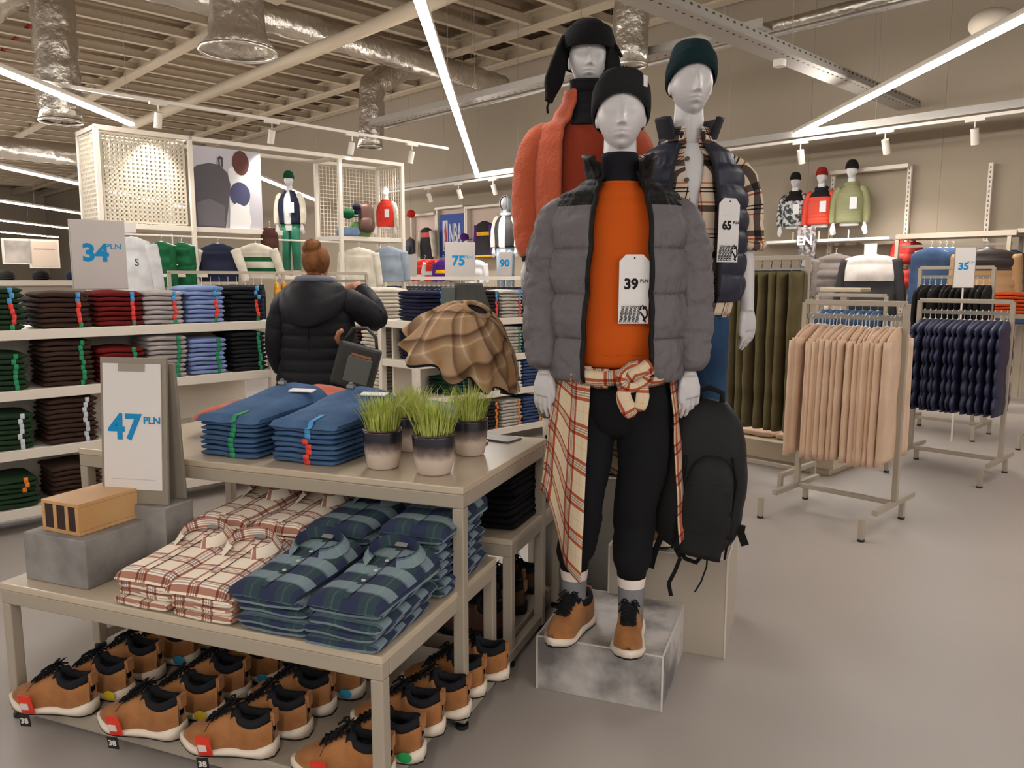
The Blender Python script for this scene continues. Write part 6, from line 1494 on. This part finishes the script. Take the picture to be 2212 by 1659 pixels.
for sg in (-1, 1):
    q.tube([(sg*.09, 0, .80), (sg*.10, 0, .62), (sg*.10, -.005, .45), (sg*.10, .02, .30), (sg*.10, .03, .26)], [.095, .085, .062, .056, .045], 18)
    q.tube([(sg*.10, .06, .215), (sg*.10, .0, .215), (sg*.10, -.12, .195)], [.036, .04, .036], 12, ry=[.045, .05, .026]); q.tube([(sg*.10, .03, .30), (sg*.10, .03, .20)], [.045, .045], 12)
build('body', remesh(q, .006, 3, 'body', Msk), None, PW)
q = MB(); q.sphere((0, .008, 1.615), (.088, .100, .108), 40, 28)
q.tube([(0, .05, 1.52), (0, .06, 1.48)], [.05, .03], 20)
q.sphere((0, .065, 1.70), (.052, .05, .045), 30, 20); q.sphere((.03, .07, 1.685), (.034, .034, .03), 20, 14); q.sphere((-.028, .06, 1.712), (.03, .03, .024), 20, 14)
for i, v in enumerate(q.v):
    d = Vector(v)-Vector((0, .01, 1.61)); s_ = 1+.03*nz(d.x*60, d.y*20, d.z*18); q.v[i] = tuple(Vector((0, .01, 1.61))+d*s_)
build('hair', remesh(q, .006, 1, 'hair', Mhair), None, PW)
coat = bpy.data.objects.new('quilted_coat', None); C.objects.link(coat); coat.parent = PW; coat['label'] = 'long black quilted coat with a hood'
cz = [(.60, .285, .21, .02), (.80, .275, .205, .01), (1.0, .24, .185, 0), (1.2, .232, .175, 0), (1.3, .225, .165, 0), (1.38, .17, .13, .01), (1.44, .10, .10, .015)]
shell(.60, 1.44, 84, cz, lambda z: (0, 2*PI), .077, .60, .06, 61, mats=[Mcoat], parent=coat, name='coat_body', wr=.012)
sleeve([(-.10, 0, 1.33), (-.19, 0, 1.34), (-.28, -.02, 1.30), (-.36, -.05, 1.245), (-.32, -.12, 1.33), (-.23, -.19, 1.42)], [.085, .095, .088, .082, .066, .056], 50, .09, .05, 63, [Mcoat], coat, wr=.05)
sleeve([(.12, 0, 1.37), (.20, 0, 1.33), (.25, .01, 1.2), (.27, .02, 1.08), (.275, -.02, .97), (.272, -.045, .90)], [.08, .092, .085, .076, .068, .055], 50, .09, .05, 65, [Mcoat], coat, wr=.04)
q = MB()
def hood(u, v):
    a = R(0)+u*R(180); r = .080+.105*math.sin(v*PI*.62)**.8; 
    return (math.cos(a)*r*1.12, .02+math.sin(a)*r*.92*(1+.1*v)+.02, 1.475-.27*v*(.35+.65*math.sin(a))+.015*nz(u*5, v*4, 3))
q.grid(hood, 44, 26); build('hood', q, Mcoat, coat, smooth=True, solid=.035)
q = MB(); q.tube([(math.cos(R(-20+220*i/30))*.112, .02+math.sin(R(-20+220*i/30))*.095, 1.475+.02*math.sin(i/30*PI)) for i in range(31)], .024, 12, up=(0, 0, 1), disp=lambda i, k, a, v: 1+.15*nz(a, i*.4)); build('fleece_collar', q, Mgcol, coat, smooth=True)
q = MB(); q.tube([(0, .188+.01*(i < 4), .62+.60*i/16) for i in range(17)], .004, 6); build('back_seam', q, Mcoat, coat)
# shoulder bag
Mbag = mat('bag_dark', (44, 44, 42), .55, bump=(30, .2)); Mbagg = mat('bag_grey', (98, 98, 96), .6); Mbro = mat('strap_brown', (150, 98, 60), .5)
bp_ = onY(772, 790, 4.80)
bg = thing('shoulder_bag', 'dark square shoulder bag with a grey pocket at the person\'s hip', 'bag', (bp_.x, 4.76, bp_.z), (0, R(16), R(4)))
q = MB(); q.box((0, 0, 0), (.26, .09, .27)); build('bag_body', q, Mbag, bg, bev=.02, smooth=False)
q = MB(); q.box((.02, -.05, -.015), (.15, .02, .16)); build('pocket', q, Mbagg, bg, bev=.006)
q = MB(); q.box((.02, -.052, .075), (.12, .012, .014)); build('pocket_trim', q, Mbro, bg)
q = MB(); q.tube([(.10, .0, .12), (.07, .02, .20), (0, .05, .24), (-.08, .03, .22), (-.11, 0, .12)], .010, 8); build('bag_strap', q, Mbag, bg, smooth=True)
q = MB(); q.tube([(-.13, -.03, .115), (-.15, -.045, .14), (-.145, -.045, .18), (-.13, -.03, .195)], .015, 10); build('strap_loop', q, Mbro, bg, smooth=True)

# ================================================================= PLAID SKIRT ON A POLE, GREY PLEATED SKIRT BEHIND
Msk2 = plaid('skirt_plaid', (214, 194, 172), [(.05, .30, (140, 118, 98)), (.36, .40, (240, 232, 222)), (.5, .72, (206, 176, 144))], [(.08, .34, (122, 104, 90)), (.40, .45, (240, 232, 222)), (.6, .75, (206, 190, 172))], .17, mixf='mul', rot=.6, soft=True)
sp_ = onY(1014, 718, 3.02); pb = TL(UO, .02, .78, .811)
ps = thing('plaid_skirt', 'brown and cream plaid skirt with pleats, fanned out on a slim pole', 'skirt', (sp_.x, 3.02, sp_.z), (R(24), R(24), R(-8)))
def skirt(u, v):
    a = u*2*PI; r = .045+.165*v**.75; fold = 1+(.05+.09*v)*math.sin(a*11+1.9*math.sin(a*2+.6))*v*(1+.5*math.sin(a*3))
    x = math.cos(a)*r*fold*1.12; y = math.sin(a)*r*fold*.85; z = .105-.235*v**1.5*(1+.14*math.sin(a*2+1))+.02*nz(a*2.5, v*4, 3)*v
    return (x, y, z+.01*math.sin(a*9)*v)
q = MB(); q.grid(skirt, 180, 22, uvf=lambda u, v: (u*1.35, v*.36)); build('skirt_cloth', q, Msk2, ps, smooth=True)
q = MB(); q.grid(lambda u, v: tuple(c_*.965 if i < 2 else c_-.014 for i, c_ in enumerate(skirt(u, v))), 100, 16); build('lining', q, Mblk2, ps, smooth=True)
q = MB(); q.tube([(math.cos(x*PI/12)*.05, math.sin(x*PI/12)*.04, .108) for x in range(25)], .01, 8, cap=False, up=(0, 0, 1)); build('waistband', q, Msk2, ps, smooth=True)
q = MB(); q.tube([(0, 0, .098), (0, 0, .104)], [.052, .046], 24, ry=[.042, .036]); build('pole_cap', q, Mblk2, ps, smooth=True)
pz = sp_.z+.08
q = MB(); q.cyl((0, 0, .006), (0, 0, pz-.811), .008, 12); q.cyl((0, 0, 0), (0, 0, .008), .07, 24)
tag(build('display_pole', q, Mgrey, loc=(sp_.x+.0, 3.03, .811)), 'slim grey pole standing on the tall table under the plaid skirt', 'pole')
pg = onY(1012, 612, 5.35)
gs = thing('pleated_skirt', 'dark grey pleated skirt hanging above the plaid skirt', 'skirt', pg, R(-10))
Mgp = fabric('grey_pleat', (74, 74, 72))
q = MB(); n = 12; q.tube([(0, 0, -.18*i/n) for i in range(n+1)], [.095+.055*i/n for i in range(n+1)], 96, ry=[.05+.03*i/n for i in range(n+1)], disp=lambda i, k, a, v: 1+.06*math.sin(k*PI/3)*(i/n)); build('skirt_cloth', q, Mgp, gs, smooth=True)
q = MB(); q.box((-.13, -.03, -.10), (.10, .05, .15)); build('folded_panel', q, fabric('grey_green', (104, 112, 108)), gs, bev=.006)
q = MB(); q.tube([(0, .03, -.18), (0, .03, -.19)], .01, 6); q.cyl((0, .03, -.02), (0, .03, -(pg.z-1.12)+.005), .008, 8); build('stand_rod', q, Mgrey, gs)

# ================================================================= BUSTS ON THE WALL SHELVES
def bust(label, p, rz, s, jm, yoke=None, hat=None, quilt=0, tagm=True, stand=True, open_=None, legs=None, hood=None, slv=None, zb=None):
    t = thing('mannequin', label, 'mannequin', p, rz); t.scale = (s,)*3
    z_off = 0 if legs else -.86
    g = bpy.data.objects.new('figure', None)
    o = bpy.data.objects.new('body', BODYL if legs else BUSTL); C.objects.link(o); o.parent = t; o.location = (0, 0, z_off)
    tab = [(.96, .19, .14, 0), (1.0, .21, .155, 0), (1.3, .225, .16, 0), (1.42, .215, .15, .005), (1.50, .17, .13, .008), (1.56, .11, .10, .012), (1.60, .09, .09, .012)]
    arc = (lambda z: (0, 2*PI)) if not open_ else (lambda z: (-PI/2+R(20), 3*PI/2-R(20)))
    b_ = shell(.97, 1.60, 40, tab, arc, quilt or .3, .96, .05 if quilt else 0, 71, seg=40, mf=(lambda z, k: 1 if z > yoke else 0) if yoke else None, mats=[jm, yoke and hoodm or jm] if yoke else [jm], parent=t, name='jacket_body', wr=.02, solid=.008); b_.location = (0, 0, z_off)
    if open_:
        q = MB(); vest(q, [(.97, .17, .125), (1.3, .18, .13), (1.45, .16, .12), (1.55, .09, .09, .01)], seg=24); k = build('shirt', q, open_, t, smooth=True); k.location = (0, 0, z_off)
    for sg in (-1, 1):
        k, _ = sleeve([(sg*.15, .01, 1.52), (sg*.20, .006, 1.47), (sg*.245, .0, 1.32), (sg*.262, -.01, 1.12), (sg*.262, -.03, .97)], [.06, .072, .066, .06, .045], 22, quilt or 0, .08 if quilt else 0, 73+sg, [slv or jm], t, seg=14); k.location = (0, 0, z_off)
    if hat: k = beanie_low(t, hat); k.location = (0, 0, z_off)
    if hood:
        q = MB(); q.tube([(math.cos(x*PI/10)*.085, .02+math.sin(x*PI/10)*.085, 1.60+.02*math.sin(x*PI/10)) for x in range(21)], .035, 10, cap=False, up=(0, 0, 1)); k = build('hood', q, hood, t, smooth=True); k.location = (0, 0, z_off)
    if tagm: q = MB(); q.box((.09, -.165, 1.27+z_off), (.11, .004, .19)); build('price_tag', q, mat('tag_bright', (240, 240, 240), .5), t)
    if legs:
        q = MB(); 
        for sg in (-1, 1): q.tube([(sg*.085, 0, .98), (sg*.09, 0, .80), (sg*.10, 0, .5), (sg*.105, .01, .10)], [.10, .098, .085, .075], 18, disp=lambda i, k, a, v: 1+.05*nz(a, i, sg))
        build('trousers', q, legs, t, smooth=True)
        q = MB()
        for sg in (-1, 1): q.box((sg*.11, -.04, .04), (.09, .26, .08))
        build('shoes', q, mat('shoe_pale', (210, 204, 196), .6), t, bev=.02)
    elif stand:
        q = MB(); q.cyl((0, 0, -.15), (0, 0, .0), .012, 8); q.cyl((0, 0, -.155), (0, 0, -.145), .09, 16); build('stand_rod', q, Mshelf, t)
    return t
def beanie_low(parent, m):
    q = MB(); n = 10; q.tube([(0, -.008, 1.845+.125*math.sin(i/n*PI/2)) for i in range(n+1)], [.096*max(.02, math.cos(i/n*PI/2)**.6) for i in range(n+1)], 24, ry=[.112*max(.02, math.cos(i/n*PI/2)**.6) for i in range(n+1)]); q.tube([(0, -.008, 1.825), (0, -.008, 1.875)], [.100, .100], 24, ry=[.118, .118])
    return build('beanie', q, m, parent, smooth=True)
q = MB(); head_grid(q, (0, -.012, 1.79)); q.tube([(0, .02, 1.78), (0, .012, 1.70), (0, .012, 1.54)], [.052, .0545, .075], 20)
q.tube([(0, 0, .92), (0, 0, 1.08), (0, 0, 1.25), (0, 0, 1.40), (0, .005, 1.50), (0, .01, 1.56)], [.15, .14, .16, .178, .165, .08], 22, ry=[.1, .09, .105, .112, .1, .07])
for sg, w_ in ((-1, Wl), (1, Wr)):
    e = Vector((sg*.245, .015, 1.2)); s0 = Vector((sg*.160, .005, 1.44)); w_ = Vector(w_); q.tube([(sg*.10, .01, 1.5), s0, e, w_], [.05, .056, .038, .0255], 14); hand(q, w_, sg)
BUSTL = remesh(q, .009, 2, 'body', mat('mannequin_bright', (228, 228, 228), .4))
Mcamo = mat('camo_print', (206, 208, 206), .7, var=(14, (66, 70, 72), .46, .54))
hoodm = Mblk2
zS = 2.003
def wp(x): return SP(10.88, toS(onA(x, 450, 10.88))[1], zS+.125)
bust('bust in a black and white camouflage jacket and black beanie on the wall shelf', wp(1716), R(ST-82), .76, Mcamo, yoke=1.42, hat=Mblk2, hood=Mblk2)
bust('bust in a red quilted jacket with dark yoke and red beanie on the wall shelf', wp(1772), R(ST-82), .79, mat('red_nylon', (226, 70, 44), .5), yoke=1.44, hat=mat('beanie_red', (142, 34, 28), .9), quilt=.06, hood=Mdkn)
Msage = mat('sage_nylon', (142, 142, 102), .5)
bust('bust in a sage green quilted jacket with a black beanie on the wall shelf', wp(1836), R(ST-82), .84, Msage, hat=Mblk2, quilt=.05, hood=Msage)
pl = thing('printed_trousers', 'grey letter-print trousers draped over the wall shelf below the red bust', 'trousers', wp(1768)+Vector((-.18, -.16, -.12)), R(ST-82))
q = MB(); q.grid(lambda u, v: ((u-.5)*(.26-.05*v)+.03*v, -.03*math.sin(v*3)-.10*(1-v), .16-.80*v), 10, 24); build('trouser_cloth', q, mat('letter_print', (150, 142, 140), .8, var=(22, (96, 90, 92), .48, .52)), pl, smooth=True, solid=.04)
text('printed_letters', 'EN', .17, MATS['mannequin_bright'], pl, (0, -.16, -.03), (PI/2, 0, 0), .004)
bust('mannequin in a navy varsity jacket with ivory sleeves, green beanie and green trousers', onB(628, 500, GB+.25).xy.to_3d()+Vector((0, 0, 1.506)), R(ST-50), .70, Mdkn, hat=mat('beanie_green', (10, 70, 42), .9), open_=Mwhite2, legs=mat('green_leather', (34, 116, 88), .45), slv=Mivory)
bust('hooded mannequin in a black varsity jacket with cream sleeves by the far wall', onA(1092, 500, 10.0).xy.to_3d()+Vector((0, 0, 1.10)), R(ST-75), .96, Mchar, legs=Mpd, slv=Mivory, hood=mat('hood_pale', (170, 180, 184), .8), open_=Mwhite2, tagm=False)
q = MB(); q.sphere((0, .0, 0), (.115*.96, .13*.96, .15*.96), 20, 14); pm = onA(1092, 500, 10.0).xy.to_3d()+Vector((0, 0, 1.10+1.80*.96)); 
tmp_ = [o for o in C.objects if o.name.startswith('mannequin')][-1]
q = MB(); q.grid(lambda u, v: (lambda a, t: (math.cos(a)*math.sin(t)*.12, .015+math.sin(a)*math.sin(t)*.135, 1.79+math.cos(t)*.15))(-PI/2+R(48)+u*(2*PI-R(96)), v*PI*.9), 30, 16); build('raised_hood', q, MATS['hood_pale'], tmp_, smooth=True, solid=.01)
q = MB(); q.box((0, 0, .55), (.5, .5, 1.10)); tag(build('plinth', q, Mshelf, loc=onA(1092, 500, 10.0).xy.to_3d(), rz=R(ST)), 'white plinth under the hooded mannequin by the far wall', 'plinth')
bust('bust in a red jersey with white sleeves in the right mesh box', onB(834, 505, GB+.3).xy.to_3d()+Vector((0, 0, 2.16)), R(ST-55), .62, Mredf, hat=None, slv=Mivory, tagm=True)
# white bench frame seen under the table
wbp = onZ(1065, 1295, 0)
wt = thing('white_bench', 'white frame stool glimpsed under the tall table', 'stool', (wbp.x+.02, wbp.y+.25, 0), R(TR))
zt3 = .40
q = MB(); q.box((0, 0, zt3), (.30, .30, .05)); build('seat', q, Mshelf, wt, bev=.004)
for x in (-.13, .13):
    for y in (-.13, .13):
        q = MB(); q.box((x, y, zt3/2-.012), (.035, .035, zt3-.026)); build('leg', q, Mshelf, wt, bev=.003)
